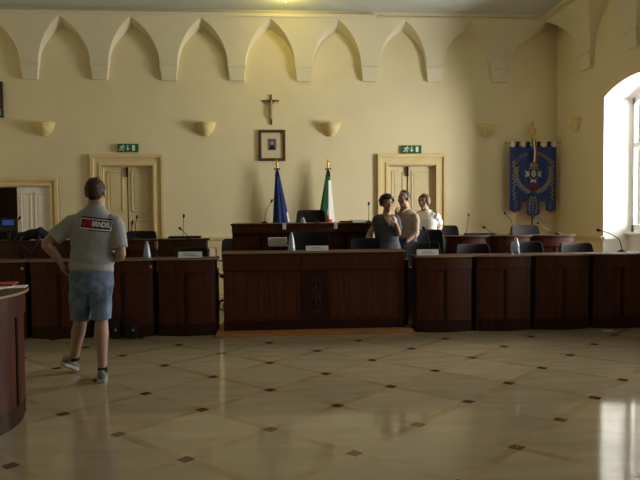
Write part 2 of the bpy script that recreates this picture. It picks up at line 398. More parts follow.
for i, (a, b, t) in enumerate(DO):
    e = struct(empty('door_%d' % (i + 1), ((a + b) / 2, BY, 0)))
    c = (a + b) / 2; casing(e, a - c, b - c, t, .15 if i == 0 else .2)
    if i == 0:
        leaf(e, -.005, b - c - .016, t, 0, b - c - .016, 'white_door', [(.15, .95), (1.12, t - .12)], 2, .0, knob=.04)
        leaf(e, a - c + .016, -.005, t, math.radians(118), a - c + .016, 'white_door', [(.15, .95), (1.12, t - .12)], 2, .26)
    else:
        mid = -.02 if i == 1 else -.07
        rows = [(.14, .62), (.76, 1.36), (1.5, t - .1)]
        leaf(e, a - c + .016, mid - .012, t, math.radians(0 if i == 1 else 3), a - c + .016, 'door', rows, 1, .06, knob=mid - .06)
        leaf(e, mid + .012, b - c - .016, t, 0, b - c - .016, 'door', rows, 1, .06)
        k = MB().box(mid - .016, mid + .016, .028, .06, t - .2, t - .03); k.build('bolt', 'black', e)
        MB().box(a - c, b - c, .16, .19, 0, t).build('door_backing', 'blackcloth', e)  # black sheet standing in for the shade behind the leaf gap
# space behind the open door, its shade put into a dark wall colour
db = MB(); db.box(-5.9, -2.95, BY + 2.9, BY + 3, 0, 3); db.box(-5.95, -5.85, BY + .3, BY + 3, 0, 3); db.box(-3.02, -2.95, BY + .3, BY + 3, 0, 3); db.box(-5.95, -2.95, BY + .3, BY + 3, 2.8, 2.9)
struct(db.build('wall_antechamber', 'shaded_room'))

# ------------------------------------------------------------------ wall fittings
def sconce(i, px, py, label, wall='back'):
    if wall == 'back': p = aY(px, py, BY - .0); loc, rz = (p.x, BY, p.z), 0
    else: loc, rz = (RX, 11.37, 2.95), -PI / 2
    k = MB(); prof = [(.172, .125), (.182, .118), (.182, .10), (.168, .09), (.166, .06), (.157, .052), (.153, .02), (.14, .012), (.128, -.03), (.108, -.055), (.085, -.08), (.06, -.098), (.055, -.115), (.004, -.12)]
    k.lathe(prof, n=20, a0=PI, a1=2 * PI)
    k.lathe([(.165, .12), (.12, .03), (.02, -.02)], n=20, a0=PI, a1=2 * PI)
    o = k.build('wall_sconce', 'sconce', smooth='auto', loc=loc); o.rotation_euler.z = rz
    tag(o, label, 'sconce', 'plaster bowl sconces on the walls')
sconce(0, 45, 129.5, 'yellow half-bowl wall sconce above and between the open door and left closed door')
sconce(1, 206, 129.5, 'yellow half-bowl wall sconce left of the crucifix and framed portrait')
sconce(2, 331, 130, 'yellow half-bowl wall sconce directly right of the framed portrait')
sconce(3, 486, 131, 'half-bowl wall sconce on the back wall left of the blue banner')
sconce(4, 577, 125, 'dim half-bowl wall sconce on the right wall beside the arched window', 'right')

def exit_sign(px, py, label):
    p = aY(px, py, BY - .02); e = empty('exit_sign', (p.x, BY - .001, p.z)); tag(e, label, 'sign', 'green emergency exit signs over doors')
    w, h = .18, .072
    MB().box(-w, w, -.05, 0, -h, h).build('sign_box', 'green', e, bevel=.004)
    k = MB(); Y = -.0515
    def pol(pts): k.add([(x, Y, z) for x, z in pts], [tuple(range(len(pts)))])
    def bar(a, b, r=.0085):
        a, b = V((a[0], 0, a[1])), V((b[0], 0, b[1])); d = (b - a).normalized(); n = V((-d.z, 0, d.x)) * r; a -= d * r * .5; b += d * r * .5
        pol([((a + n).x, (a + n).z), ((b + n).x, (b + n).z), ((b - n).x, (b - n).z), ((a - n).x, (a - n).z)])
    pol([(-.085 + .013 * math.cos(t * PI / 5), .045 + .013 * math.sin(t * PI / 5)) for t in range(10)])     # running figure
    bar((-.093, .03), (-.112, -.008), .013); bar((-.093, .026), (-.066, .008)); bar((-.066, .008), (-.055, .022)); bar((-.1, .024), (-.125, .026)); bar((-.125, .026), (-.138, .006))
    bar((-.11, -.01), (-.082, -.024)); bar((-.082, -.024), (-.085, -.052)); bar((-.114, -.01), (-.128, -.034)); bar((-.128, -.034), (-.155, -.036))
    bar((-.003, .045), (-.003, -.02), .009); pol([(-.04, -.008), (.034, -.008), (-.003, -.048)])             # arrow down
    pol([(.072, -.05), (.122, -.05), (.122, .048), (.072, .048)])                                            # doorway
    k.build('pictogram', 'white', e)
exit_sign(128.3, 148, 'green running-man exit sign over the left closed double door')
exit_sign(411.5, 149.5, 'green running-man exit sign over the right double door behind three people')

# crucifix
p = aY(271, 109, BY); e = empty('crucifix', (p.x, BY, p.z)); tag(e, 'dark wooden crucifix with pale figure on wall above framed portrait', 'crucifix')
k = MB(); k.box(-.018, .018, -.025, -.002, -.28, .255); k.box(-.145, .145, -.025, -.002, .125, .16); k.build('cross', 'cross_wood', e, bevel=.003)
k = MB(); k.ball((0, -.045, .125), (.018, .018, .024)); k.loft([(0, -.04, .1), (0, -.042, .04), (0, -.042, -.01)], [(.03, .016), (.022, .014), (.024, .016)])
for s in (-1, 1):
    k.loft([(s * .02, -.04, .095), (s * .07, -.036, .12), (s * .125, -.032, .142)], [.009, .008, .006], n=8)
    k.loft([(s * .012, -.042, -.01), (s * .012, -.055, -.08), (s * .006, -.038, -.16), (s * .005, -.045, -.18)], [.013, .011, .008, .007], n=8)
k.loft([(0, -.043, .0), (0, -.044, -.045)], [(.03, .02), (.026, .02)])
k.build('figure', 'bronze', e, smooth=True)
# framed portrait
p0, p1 = aY(258.5, 130, BY), aY(285.5, 161, BY); w, h = (p1.x - p0.x) / 2, (p0.z - p1.z) / 2
e = empty('framed_portrait', ((p0.x + p1.x) / 2, BY, (p0.z + p1.z) / 2)); tag(e, 'small portrait in wide cream mat and dark wood frame on back wall', 'picture')
t = .05; k = MB()
for d in ((-w, w, -h, -h + t), (-w, w, h - t, h), (-w, -w + t, -h + t, h - t), (w - t, w, -h + t, h - t)): k.box(d[0], d[1], -.04, -.002, d[2], d[3])
k.build('frame', 'frame_wood', e, bevel=.006)
bx('mat_board', 'mat_card', e, (-w + t, w - t, -.018, -.003, -h + t, h - t))
k = MB(); k.cur = 0; k.box(-.075, .075, -.021, -.018, -.085, .12); k.cur = 1; Y = -.0222
k.add([(x, Y, z) for x, z in ((-.05, -.075), (.05, -.075), (.045, -.02), (.018, .01), (-.018, .01), (-.045, -.02))], [tuple(range(6))]); k.cur = 2
k.add([(.022 * math.cos(a * PI / 6), Y - .0004, .04 + .03 * math.sin(a * PI / 6)) for a in range(12)], [tuple(range(12))])
k.build('portrait_print', ['photo_bg', 'photo_dark', 'photo_face'], e)

# wall panel at the left edge
e = empty('wall_panel', (-4.95, BY, 3.47)); tag(e, 'dark framed red panel high on back wall above the open door', 'panel')
bx('frame', 'screen_frame', e, (-.37, .365, -.06, -.002, -.31, .31), .004)
bx('red_field', 'red_panel', e, (-.35, .345, -.063, -.06, -.1, .16)); bx('pale_strip', 'blue_panel', e, (-.35, .345, -.063, -.06, -.28, -.16))
# cable trunking
p = aY(160, 11, 11.7)
k = MB(); yq = BY - dd - .04
k.box(-5.9, 1.93, yq - .05, yq - .0, 4.868, 4.898); k.box(-5.9, 1.93, yq - .035, yq, 4.842, 4.87)
tag(k.build('cable_trunking', 'rail', bevel=.003), 'long pale cable trunking running along the cornice above the lunettes', 'trunking')
# ceiling lamp
e = empty('ceiling_lamp', (.29, 10.84, CZ + .03)); tag(e, 'round ceiling lamp with a small yellow bulb at the top edge', 'lamp')
k = MB(); k.lathe([(.02, -.001), (.25, -.001), (.25, -.02), (.2, -.035), (.02, -.04)], n=28); k.build('diffuser', 'lamp_white', e, smooth='auto')
k = MB(); k.tube([(.04, .17, -.03), (.04, .17, -.06)], .006); k.ball((.04, .17, -.075), .017); k.build('bulb', 'lamp_glow', e, smooth=True)

# ------------------------------------------------------------------ desks
def bow(x, w, b): return -b * (1 - (2 * x / w) ** 2)
def band(mb, x0, x1, w, b, off, th, z0, z1, n=10):
    xs = [x0 + (x1 - x0) * i / n for i in range(n + 1)]
    poly = [(x, bow(x, w, b) - off) for x in xs] + [(x, bow(x, w, b) - off + th) for x in reversed(xs)]
    mb.prism(poly, z0, z1)
DW, DD, DB = .735, .58, .07
def desk_proto():
    e = empty('council_desk', (0, 0, 0)); w = DW - .055
    for s in (-1, 1):
        k = MB(); k.box(min(s * w / 2, s * (w / 2 - .025)), max(s * w / 2, s * (w / 2 - .025)), .0, .27, 0, .90); k.box(min(s * w / 2, s * (w / 2 - .025)), max(s * w / 2, s * (w / 2 - .025)), .26, DD - .04, 0, .73); k.build('side_panel', 'wood2', e)
    k = MB(); band(k, -w / 2, w / 2, w, DB, -.012, .02, 0, .14, 14); k.build('plinth', 'wood2', e, smooth='auto')
    for s in (-1, 1):
        k = MB(); a, b = (.017, w / 2 - .012); x0, x1 = (a, b) if s > 0 else (-b, -a)
        band(k, x0, x1, w, DB, 0, .025, .14, .765); k.build('front_panel', 'wood', e, smooth='auto', bevel=.003)
    k = MB()
    for o in (-.011, .0, .011): k.box(o - .004, o + .004, -DB - .008, -DB + .02, .14, .765)
    k.build('reeded_strip', 'wood2', e)
    k = MB(); band(k, -w / 2 + .004, w / 2 - .004, w, DB, .014, .03, .758, .90, 14); k.build('frieze', 'wood', e, smooth='auto', bevel=.003)
    k = MB(); xs = [-DW / 2 + DW * i / 14 for i in range(15)]
    k.prism([(x, bow(x, DW, DB) - .03) for x in xs] + [(DW / 2, .29), (-DW / 2, .29)], .90, .925); dt = k.build('desktop', 'top', e, bevel=.003); bx('worktop', 'top', e, (-w / 2, w / 2, .03, DD, .73, .755), .003)
    k = MB(); band(k, -DW / 2, DW / 2, DW, DB, .033, .004, .908, .924, 14); k.build('edge_strip', 'edge', dt, smooth='auto')
    return e
FY = 8.05
dproto = desk_proto()
DG = 'dark wooden desk units of the council benches'
def place_desk(x, y, z, rz, label, first=[1], sx=1):
    o = dproto if first else copy_tree(dproto); first.clear()
    o.location = (x, y, z); o.rotation_euler.z = rz; o.scale.x = sx; return tag(o, label, 'desk', DG)
l0 = -.60
fl = ['front row desk unit immediately left of the tall central bench, holding white name card',
      'front row desk unit with pale bottle, right behind two black bags on the floor',
      'front row desk unit directly in front of the man in denim shorts',
      'front row desk unit left of the man in shorts, beside foreground curved desk',
      'front row desk unit at the far left edge, mostly hidden by foreground desk']
for k, l in enumerate(fl):
    o = place_desk(l0 - DW / 2 - DW * k, FY + .01, 0, 0, l)
    if k in (1, 3): 
        lk = MB(); lk.lathe([(.004, .02), (.016, .018), (.018, 0)], n=12); q = lk.build('lock', 'brass', o, smooth=True); q.rotation_euler.x = PI / 2; q.location = (DW / 2 - .05, -.035, .83)
r0 = 1.755
fr_ = ['front row desk unit immediately right of the tall central bench, holding white name card',
       'second front row desk unit right of the central bench, pale bottle at its edge',
       'third front row desk unit to the right of the central bench',
       'front row desk unit below the arched window, carrying a long gooseneck microphone']
for k, l in enumerate(fr_): place_desk(r0 + DW / 2 + DW * k, FY - .12, 0, 0, l)
SZ = .17; SY = 9.62
sl = ['second row desk unit with black folder, nearest the rear bench on the left side',
      'second row desk unit left of the black folder, in front of left closed door',
      'second row desk unit hidden behind the man in the grey shirt',
      'second row desk unit under the black jacket with dark blue straps',
      'second row desk unit with blue screen at the far left edge']
for k, l in enumerate(sl): place_desk(-.855 - DW / 2 - DW * k, SY + .06, SZ, 0, l)
srl = ['second row desk unit on the right side, end unit under the hanging blue banner',
       'second row desk unit on the right side, middle one, with a black chair behind it',
       'second row desk unit on the right side closest to the person in white shirt']
for k, l in enumerate(srl): place_desk(4.575 - DW * .45 - DW * .90 * k, SY + .06, SZ, 0, l, sx=.90)
for o in [o for o in COL.objects if o.name.startswith('edge_strip') and o.parent.parent.location.z > .1]: bpy.data.objects.remove(o)
# foreground desk: two units of the side bench, fronts facing the room's middle
place_desk(-1.80, 4.72, 0, PI / 2, 'curved foreground desk end at lower left with papers and red folder on top')
# dais pieces
tag(MB().box(-5.3, -.83, SY - .06, 11.4, 0, SZ).build('platform', 'step', bevel=.01), 'low wooden platform under the second row desks on the left', 'platform', 'low platforms')
tag(MB().box(2.60, 5.3, SY - .06, 11.4, 0, SZ).build('platform', 'step', bevel=.01), 'low wooden platform under the second row desks on the right', 'platform', 'low platforms')
tag(MB().box(.0, 1.45, 10.32, 11.4, 0, .30).build('platform', 'step', bevel=.01), 'raised wooden platform behind the rear bench, under the tall brown chair', 'platform', 'low platforms')

# central bench
bl, br_ = aY(223, 252, FY).x, aY(404, 250, FY).x; w = (br_ - bl) / 2; cx = (bl + br_) / 2
e = empty('central_bench', (cx, FY, .045)); tag(e, 'tall dark wooden central bench with carved middle panel on a pale plank', 'bench')
hb = .945
for s in (-1, 1): k = MB(); k.box(min(s * w, s * (w - .03)), max(s * w, s * (w - .03)), 0, .28, 0, hb - .03); k.box(min(s * w, s * (w - .03)), max(s * w, s * (w - .03)), .27, .6, 0, .725); k.build('side_panel', 'wood2', e)
bx('worktop', 'top', e, (-w + .03, w - .03, .05, .6, .70, .725)); bx('backing', 'wood2', e, (-w, w, .03, .05, 0, hb - .03)); bx('plinth', 'wood2', e, (-w - .004, w + .004, -.006, .03, 0, .11), .004)
cA, cB = aY(301.5, 280, FY).x - cx, aY(329, 280, FY).x - cx
for a, b in ((-w + .0, cA), (cB, w)):
    k = MB(); k.box(a, b, .008, .03, .11, .715); q = k.build('front_panel', 'wood_red', e, bevel=.002)
    k = MB()
    for d in ((a, a + .045, .11, .715), (b - .045, b, .11, .715), (a + .045, b - .045, .11, .15), (a + .045, b - .045, .675, .715)): k.box(d[0], d[1], -.004, .012, d[2], d[3])
    k.build('moulding', 'wood', q, bevel=.003)
k = MB(); k.box(cA, cB, -.012, .02, .11, .715); cpn = k.build('carved_panel', 'wood2', e, bevel=.003)
k = MB(); mx_ = (cA + cB) / 2
for a in range(8):
    t = a * PI / 4; c, s = math.cos(t), math.sin(t)
    k.loft([(mx_ + .02 * c, -.014, .43 + .02 * s), (mx_ + .06 * c, -.022, .43 + .075 * s), (mx_ + .085 * c, -.014, .43 + .12 * s)], [(.006, .006), (.02, .012), (.004, .005)], n=8)
k.ball((mx_, -.018, .43), (.025, .014, .025)); k.build('rosette_carving', 'wood', cpn, smooth=True)
for sgn in (-1, 1):
    for zc, d in ((.6, 1), (.26, -1)):
        k = MB(); k.tube([(mx_ + sgn * r * .075 * math.cos(t), -.014, zc + d * .05 * (t / 4) - .02) for t, r in ((0, 1), (.8, .95), (1.6, .7), (2.4, .55), (3.2, .4), (4, .2))], .008, 6); k.build('scroll_carving', 'wood', cpn, smooth=True)
k = MB(); k.box(-w - .008, cA, -.022, .02, .72, hb - .035); k.box(cA, cB, -.034, .02, .72, hb - .035); k.box(cB, w + .008, -.022, .02, .72, hb - .035); k.build('frieze', 'wood', e, bevel=.004)
k = MB(); k.box(-w - .015, w + .015, -.038, .30, hb - .03, hb); dt = k.build('desktop', 'top', e, bevel=.004); bx('edge_strip', 'edge', dt, (-w - .015, w + .015, -.042, -.038, hb - .02, hb - .001))
tag(MB().box(-.62, 1.735, FY - .16, FY + .63, 0, .045).build('plank_step', 'step', bevel=.006), 'thin orange-brown wooden plank base beneath the central bench', 'step')

pn = bx('infill_panel', 'wood2', None, (1.685, 1.742, FY + .16, FY + .2, .046, .86), .003); tag(pn, 'narrow dark panel filling the gap between central bench and right front desk', 'panel')
bx('panel_cap', 'edge', pn, (1.685, 1.742, FY + .14, FY + .21, .861, .872))

# rear presidential bench
ral, rar = -.505, 1.52
e = empty('rear_bench', ((ral + rar) / 2, 9.6, 0)); tag(e, 'high dark rear bench below the flags with white tags on its front', 'bench')
w = (rar - ral) / 2; RT = 1.305; cA, cB = aY(284, 228, 9.55).x - e.location.x, aY(334, 228, 9.55).x - e.location.x
k = MB(); k.box(-w, w, .02, .7, 0, RT - .03); k.build('body', 'wood2', e, bevel=.004)
k = MB(); k.box(-w - .02, w + .02, -.03, .72, RT - .03, RT); k.box(cA, cB, -.08, .0, RT - .03, RT); k.build('desktop', 'wood', e, bevel=.005)
k = MB(); k.box(-w - .005, cA, .0, .02, RT - .13, RT - .03); k.box(cA, cB, -.06, .02, RT - .13, RT - .03); k.box(cB, w + .005, .0, .02, RT - .13, RT - .03); k.build('frieze', 'wood_red', e, bevel=.004)
n = 5
for i in range(n):
    a = -w + 2 * w * i / n; k = MB(); k.box(a + .03, a + 2 * w / n - .03, .008, .022, .2, RT - .19); k.build('front_panel', 'wood', e, bevel=.006)
k = MB(); k.box(-.35, .32, -.26, .02, .96, .985); k.box(-.33, -.3, -.24, .02, 0, .96); k.box(.27, .3, -.24, .02, 0, .96); k.build('front_ledge', 'wood', e, bevel=.004)
# white tags hanging on the bench front
for px, lab in ((284.3, 'small white tag on rear bench front, below the blue flag'), (336, 'small white tag on rear bench front, below the tricolour flag')):
    p = aY(px, 227.5, 9.53); k = MB(); k.box(-.026, .026, -.002, .002, -.05, .035); k.box(-.026, .026, .002, .05, .033, .035)
    q = k.build('tag_card', 'paper', loc=(p.x, 9.507 if px < 300 else 9.567, RT - .033)); tag(q, lab, 'card', 'white tags on the rear bench')

# ------------------------------------------------------------------ chairs
def make_chair(hgt, lm, name='office_chair'):
    e = empty(name, (0, 0, 0)); sh = .46
    k = MB(); k.lathe([(.025, .08), (.025, sh - .06), (.09, sh - .04)], n=14); k.build('column', 'chrome', e, smooth='auto')
    for i in range(5):
        a = 2 * PI * i / 5 + .3; c, s = math.cos(a), math.sin(a)
        k = MB(); k.loft([(.02 * c, .02 * s, .10), (.15 * c, .15 * s, .085), (.27 * c, .27 * s, .06)], [.024, .02, .015], n=8); l = k.build('leg', 'black', e, smooth=True)
        k = MB(); k.ball((.27 * c, .27 * s, .028), (.022, .022, .028), 10, 8); k.build('caster', 'black', l, smooth=True)
    k = MB(); k.loft([(0, -.235, sh), (0, -.1, sh - .01), (0, .1, sh - .01), (0, .2, sh)], [(.22, .035), (.235, .045), (.23, .045), (.2, .035)], n=20); k.build('seat', lm, e, smooth=True)
    # padded backrest, gently wrapped round the sitter
    k = MB(); rr = []
    zs = [sh + .06 + (hgt - sh - .06) * t for t in (0, .03, .25, .5, .75, .92, .98, 1)]
    ws = [.17, .19, .205, .215, .215, .205, .19, .16]; th = [.012, .028, .036, .036, .032, .028, .02, .006]
    for z, ww, tt in zip(zs, ws, th):
        yy = .2 + .09 * (z - sh) / (hgt - sh); N_ = 8
        fr = [(-ww + 2 * ww * i / N_, yy - tt - .045 * (abs(-1 + 2 * i / N_) ** 2), z) for i in range(N_ + 1)]
        bk = [(-ww + 2 * ww * i / N_, yy + tt - .045 * (abs(-1 + 2 * i / N_) ** 2), z) for i in range(N_, -1, -1)]
        rr.append(fr + bk)
    k.rings(rr); k.build('backrest', lm, e, smooth='auto', bevel=.006)
    k = MB(); k.tube([(0, .1, sh - .04), (0, .24, sh), (0, .27, sh + .2)], .018); k.build('back_bracket', 'black', e, smooth=True)
    for s in (-1, 1):
        k = MB(); k.tube([(s * .2, -.05, sh), (s * .265, -.07, sh + .05), (s * .27, -.1, sh + .19), (s * .265, -.02, sh + .215), (s * .25, .12, sh + .215), (s * .215, .2, sh + .2)], .013); a = k.build('armrest', 'chrome', e, smooth=True)
    return e
low = make_chair(1.0, 'leather'); high = make_chair(1.2, 'leather'); brown = make_chair(1.2, 'leather_brown')
used = {}
def chair(proto, X, Yb, z, label, rz=0, s=1, sx=1.12):
    """Yb = depth of the backrest top"""
    o = copy_tree(proto) if used.get(proto.name) else proto; used[proto.name] = 1
    o.location = (X, Yb - .28, z); o.rotation_euler.z = rz; o.scale = (sx, 1, s); return tag(o, label, 'chair', 'black office chairs around the benches' if proto is not brown else None)
def cpx(a, b, Y): return aY((a + b) / 2, 245, Y).x
chair(low, cpx(172, 209, 9.2), 9.2, 0, 'black office chair behind white name card left of the central bench')
chair(high, cpx(290, 330, 9.2), 9.2, 0, 'tall black chair in the middle behind the central bench', s=1.0, sx=1.25)
chair(low, cpx(405, 438, 9.0), 9.0, 0, 'black office chair behind the white name card right of central bench', s=1.05)
chair(low, cpx(453, 490, 9.2), 9.2, 0, 'black office chair behind front row, second to the right of the central bench')
chair(low, cpx(506, 543, 9.2), 9.2, 0, 'black office chair behind pale bottle on the right front row', s=1.03)
chair(low, cpx(556, 593, 9.2), 9.2, 0, 'black office chair behind the front row nearest the arched window')
chair(low, cpx(350, 379, 9.18), 9.16, 0, 'black office chair with chrome arm that the woman in grey touches', s=1.10, sx=1)
chair(high, cpx(414, 441, 9.56), 9.56, 0, 'tall black chair standing in front of the person in white shirt', s=1.0, sx=1)
chair(low, -.50, 10.88, 0, 'black chair at left end of the rear bench, mostly hidden', s=1.05)
chair(low, cpx(128, 156, 10.8), 10.8, SZ, 'black chair behind left second row desks in front of left closed door', s=1.02)
chair(low, cpx(430, 457, 10.8) + .02, 10.8, SZ, 'black chair behind right second row desks beside the person in white shirt', s=1.06, sx=1)
chair(low, cpx(507, 540, 10.8), 10.8, SZ, 'black chair behind right second row desks below the blue banner', s=1.05)
q = chair(brown, cpx(297, 325, 10.98), 10.98, .30, 'tall dark brown leather chair behind the rear bench between two flags')

# ------------------------------------------------------------------ microphones
def mic(pts, Y, zb, label, r=.006, hr=.016):
    """pts: pixels from base to head, read at depth Y"""
    P = [aY(x, y, Y) for x, y in pts]; b = V((P[0].x, Y, zb)); P[0] = b + V((0, 0, .025))
    e = empty('gooseneck_microphone', b); tag(e, label, 'microphone', 'black gooseneck microphones on the desks')
    L = [p - b for p in P]
    k = MB(); k.lathe([(.045, 0), (.045, .012), (.03, .024), (.01, .03)], n=16); k.build('mic_base', 'black', e, smooth='auto')
    C = [L[0]]
    for i in range(len(L) - 1):       # Catmull-Rom smoothing
        a, q, c, d = L[max(i - 1, 0)], L[i], L[i + 1], L[min(i + 2, len(L) - 1)]
        for t in (.25, .5, .75, 1): C.append(.5 * ((2 * q) + (c - a) * t + (2 * a - 5 * q + 4 * c - d) * t * t + (3 * q - a - 3 * c + d) * t ** 3))
    k = MB(); k.tube(C, r * .7, 8); k.build('gooseneck', 'black', e, smooth=True)
    d = (L[-1] - L[-2]).normalized()
    k = MB(); k.loft([L[-1] - d * .03, L[-1] - d * .012, L[-1] + d * .012, L[-1] + d * .022], [.008, hr, hr, hr * .6], n=12); k.build('mic_head', 'black', e, smooth=True)
DT = SZ + .925
mic([(135.5, 238), (135.5, 226), (136.9, 216.8)], 9.9, DT, 'upright microphone left of black chair back, farther of a close pair')
mic([(131.7, 239), (131.9, 230), (132.5, 222.5)], 9.8, DT, 'upright microphone just right of the man in grey, nearer of a close pair')
mic([(183, 237), (183.2, 226), (183.8, 216)], 9.95, DT, 'tall upright microphone above the black folder on the left second row')
mic([(188.5, 237), (184.5, 232.5), (180, 228.5)], 9.75, DT, 'short leaning microphone over the black folder on the left second row')
mic([(264.5, 223), (266, 212), (271.8, 200.8)], 9.9, RT, 'curved microphone on the rear bench left of the blue flag')
mic([(317, 223), (313, 217), (306.5, 212)], 9.8, RT, 'leaning microphone in front of the tall brown chair')
mic([(368.6, 223), (368.8, 213), (368.8, 203.5)], 9.9, RT, 'straight upright microphone at right end of the rear bench')
mic([(466.4, 236), (467.3, 225), (468.7, 214.8)], 9.95, DT, 'tall upright microphone on the right second row, left of black folder')
mic([(494, 235.5), (489, 230.5), (484, 227.2)], 9.8, DT, 'short leaning microphone over the black folder on the right second row')
mic([(512, 236), (512, 223), (505, 213)], 9.9, DT, 'bent microphone left of the black chair below the banner')
mic([(558, 236), (555, 228), (544, 221), (533.8, 217.6)], 9.95, DT, 'long curved microphone reaching left below the banner, upper of two', hr=.018)
mic([(558.5, 237), (549, 229.5), (538, 222.6)], 9.78, DT, 'straight leaning microphone below the banner, lower of two', hr=.018)
mic([(430, 257), (429, 243), (427.5, 233), (423.8, 228.4)], 8.2, .925, 'black microphone in front of the tall chair by the person in white', hr=.02)
mic([(622, 256), (621.5, 248), (618.5, 239), (609, 233.2), (598.5, 230)], 8.2, .925, 'long bent gooseneck microphone in front of the arched window', r=.009, hr=.021)
mic([(11.5, 243), (14, 230), (19.6, 217.8)], 9.85, DT, 'leaning microphone before the open door at far left')

# ------------------------------------------------------------------ things on the desks
def name_card(px0, px1, y0, y1, Y, zt, label):
    a, b = aY(px0, y1, Y), aY(px1, y1, Y); wv = (b.x - a.x) / 2; hh = (y1 - y0) * Y / F
    e = empty('name_card', ((a.x + b.x) / 2, Y, zt)); tag(e, label, 'name card', 'white name cards on the front benches')
    k = MB(); k.add([(-wv, 0, 0), (wv, 0, 0), (wv, .025, hh), (-wv, .025, hh), (-wv, .05, 0), (wv, .05, 0), (-wv, .002, 0), (wv, .002, 0), (wv, .025, hh - .003), (-wv, .025, hh - .003), (-wv, .048, 0), (wv, .048, 0)],
                    [(0, 1, 2, 3), (3, 2, 5, 4), (6, 9, 8, 7), (9, 10, 11, 8), (0, 6, 7, 1), (4, 5, 11, 10), (0, 3, 9, 6), (3, 4, 10, 9), (1, 7, 8, 2), (2, 8, 11, 5)])
    k.build('folded_card', 'paper', e)
    k = MB()
    for f0, f1, z in ((-.45, .35, .62), (-.6, .6, .36)):
        k.add([(wv * f0, .025 * (z - .06) - .0008, hh * (z - .06)), (wv * f1, .025 * (z - .06) - .0008, hh * (z - .06)), (wv * f1, .025 * (z + .06) - .0008, hh * (z + .06)), (wv * f0, .025 * (z + .06) - .0008, hh * (z + .06))], [(0, 1, 2, 3)])
    k.build('print_lines', 'ink', e)
name_card(178, 202, 253, 259, 8.13, .925, 'white name card on the front row desk left of central bench')
name_card(306, 328.5, 246, 251, 8.13, .99, 'white name card on top of the central bench')
name_card(417, 439, 250.5, 256.5, 8.0, .925, 'white name card on the front row desk right of central bench')
def bottle(px, Y, zt, h, label):
    p = aY(px, 250, Y); k = MB(); k.lathe([(.004, 0), (.045, 0), (.047, .008), (.043, h * .2), (.035, h * .5), (.024, h * .8), (.016, h * .91), (.014, h * .94)], n=18)
    e = k.build('water_bottle', 'bottle', smooth='auto', loc=(p.x, Y, zt)); tag(e, label, 'bottle', 'pale tapered bottles on the benches')
    k = MB(); k.lathe([(.0145, h * .93), (.0155, h * .94), (.0155, h * .99), (.012, h)], n=14); k.build('bottle_cap', 'bottle', e, smooth='auto')
bottle(147, 8.2, .925, .20, 'pale tapered bottle on front row desk right of man in shorts')
bottle(291.5, 8.2, .99, .225, 'pale tapered bottle on the central bench beside the tall chair')
bottle(516, 8.1, .925, .20, 'pale tapered bottle on the right front row of desks')
bottle(303, 9.66, RT, .09, 'small pale bottle standing on the rear bench before the brown chair')
def flat(name, mt, px0, px1, y, Y, zt, d, h, label, cat, bev=.003):
    a, b = aY(px0, y, Y).x, aY(px1, y, Y).x; k = MB(); k.box(-(b - a) / 2, (b - a) / 2, 0, d, 0, h)
    return tag(k.build(name, mt, bevel=bev, loc=((a + b) / 2, Y, zt)), label, cat)
flat('folder', 'blackcloth', 168, 200, 236.5, 9.98, DT, .22, .028, 'flat black folder on the left second row desk', 'folder')
flat('folder', 'blackcloth', 468, 497, 234.5, 9.98, DT, .2, .028, 'flat black folder on the right second row desk', 'folder')
flat('folder', 'blackcloth', 341, 353, 222, 9.9, RT, .25, .022, 'thin black folder on the rear bench right of tricolour flag', 'folder')
for i in range(3):
    flat('paper_sheaf', 'paper', 353 - i * .5, 367 - i * .7, 221, 9.88, RT + .013 * i, .25, .012, ['bottom', 'middle', 'top'][i] + ' sheaf of the white paper pile on rear bench beside upright microphone', 'paper', 0)['group'] = 'paper pile on the rear bench'
p = aY(277.5, 244, 9.4)
for i in range(4):
    k = MB(); k.box(-.13, .13, -.09, .09, 0, .03); q = k.build('document_bundle', 'cream_paper' if i % 2 == 0 else 'paper', bevel=.006, loc=(p.x + (.006, -.004, .003, -.002)[i], 9.46, .985 + .031 * i)); q.rotation_euler.z = (.03, -.02, .05, -.04)[i]
    tag(q, ['lowest', 'second lowest', 'second highest', 'topmost'][i] + ' bundle of the cream document stack before the rear bench', 'documents', 'document stack before the rear bench')
# monitor, jacket
p = aY(8, 226, 10.0); e = empty('monitor', (p.x, 10.0, DT)); tag(e, 'small dark monitor with a blue screen at far left in front of open door', 'monitor')
bx('casing', 'screen_frame', e, (-.13, .13, 0, .03, .12, .32), .005); bx('screen', 'blue_screen', e, (-.075, .085, -.003, 0, .215, .29)); bx('stand', 'screen_frame', e, (-.02, .02, .01, .03, .01, .14)); bx('foot', 'screen_frame', e, (-.08, .08, -.04, .07, 0, .012), .003)
def lumpy(name, mt, pieces, loc, vox=.012, amp=.012, fr=9, parent=None):
    k = MB()
    for q in pieces: k.loft(*q)
    o = remesh(k, name, mt, vox, amp, fr); 
    if loc: o.location = loc
    if parent: o.parent = parent
    return o
def remesh_mesh(mb, name, mt, vox, amp=0, fr=8, smooth_it=2):
    me = mb.mesh(name, mt); o = bpy.data.objects.new(name, me); COL.objects.link(o)
    r = o.modifiers.new('r', 'REMESH'); r.mode = 'VOXEL'; r.voxel_size = vox; r.use_smooth_shade = True
    s = o.modifiers.new('s', 'SMOOTH'); s.iterations = smooth_it; s.factor = .5
    dg = bpy.context.evaluated_depsgraph_get(); nm = bpy.data.meshes.new_from_object(o.evaluated_get(dg)); nm.name = name
    bpy.data.objects.remove(o); bpy.data.meshes.remove(me)
    if amp:
        for v in nm.vertices:
            v.co += v.normal * amp * noise.noise(v.co * fr)
    if not nm.materials: nm.materials.append(M[mt])
    nm.polygons.foreach_set('use_smooth', [True] * len(nm.polygons))
    return nm
def remesh(mb, name, mt, vox, amp=0, fr=8, parent=None, smooth_it=2):
    o = bpy.data.objects.new(name, remesh_mesh(mb, name, mt, vox, amp, fr, smooth_it)); COL.objects.link(o)
    if parent: o.parent = parent
    return o
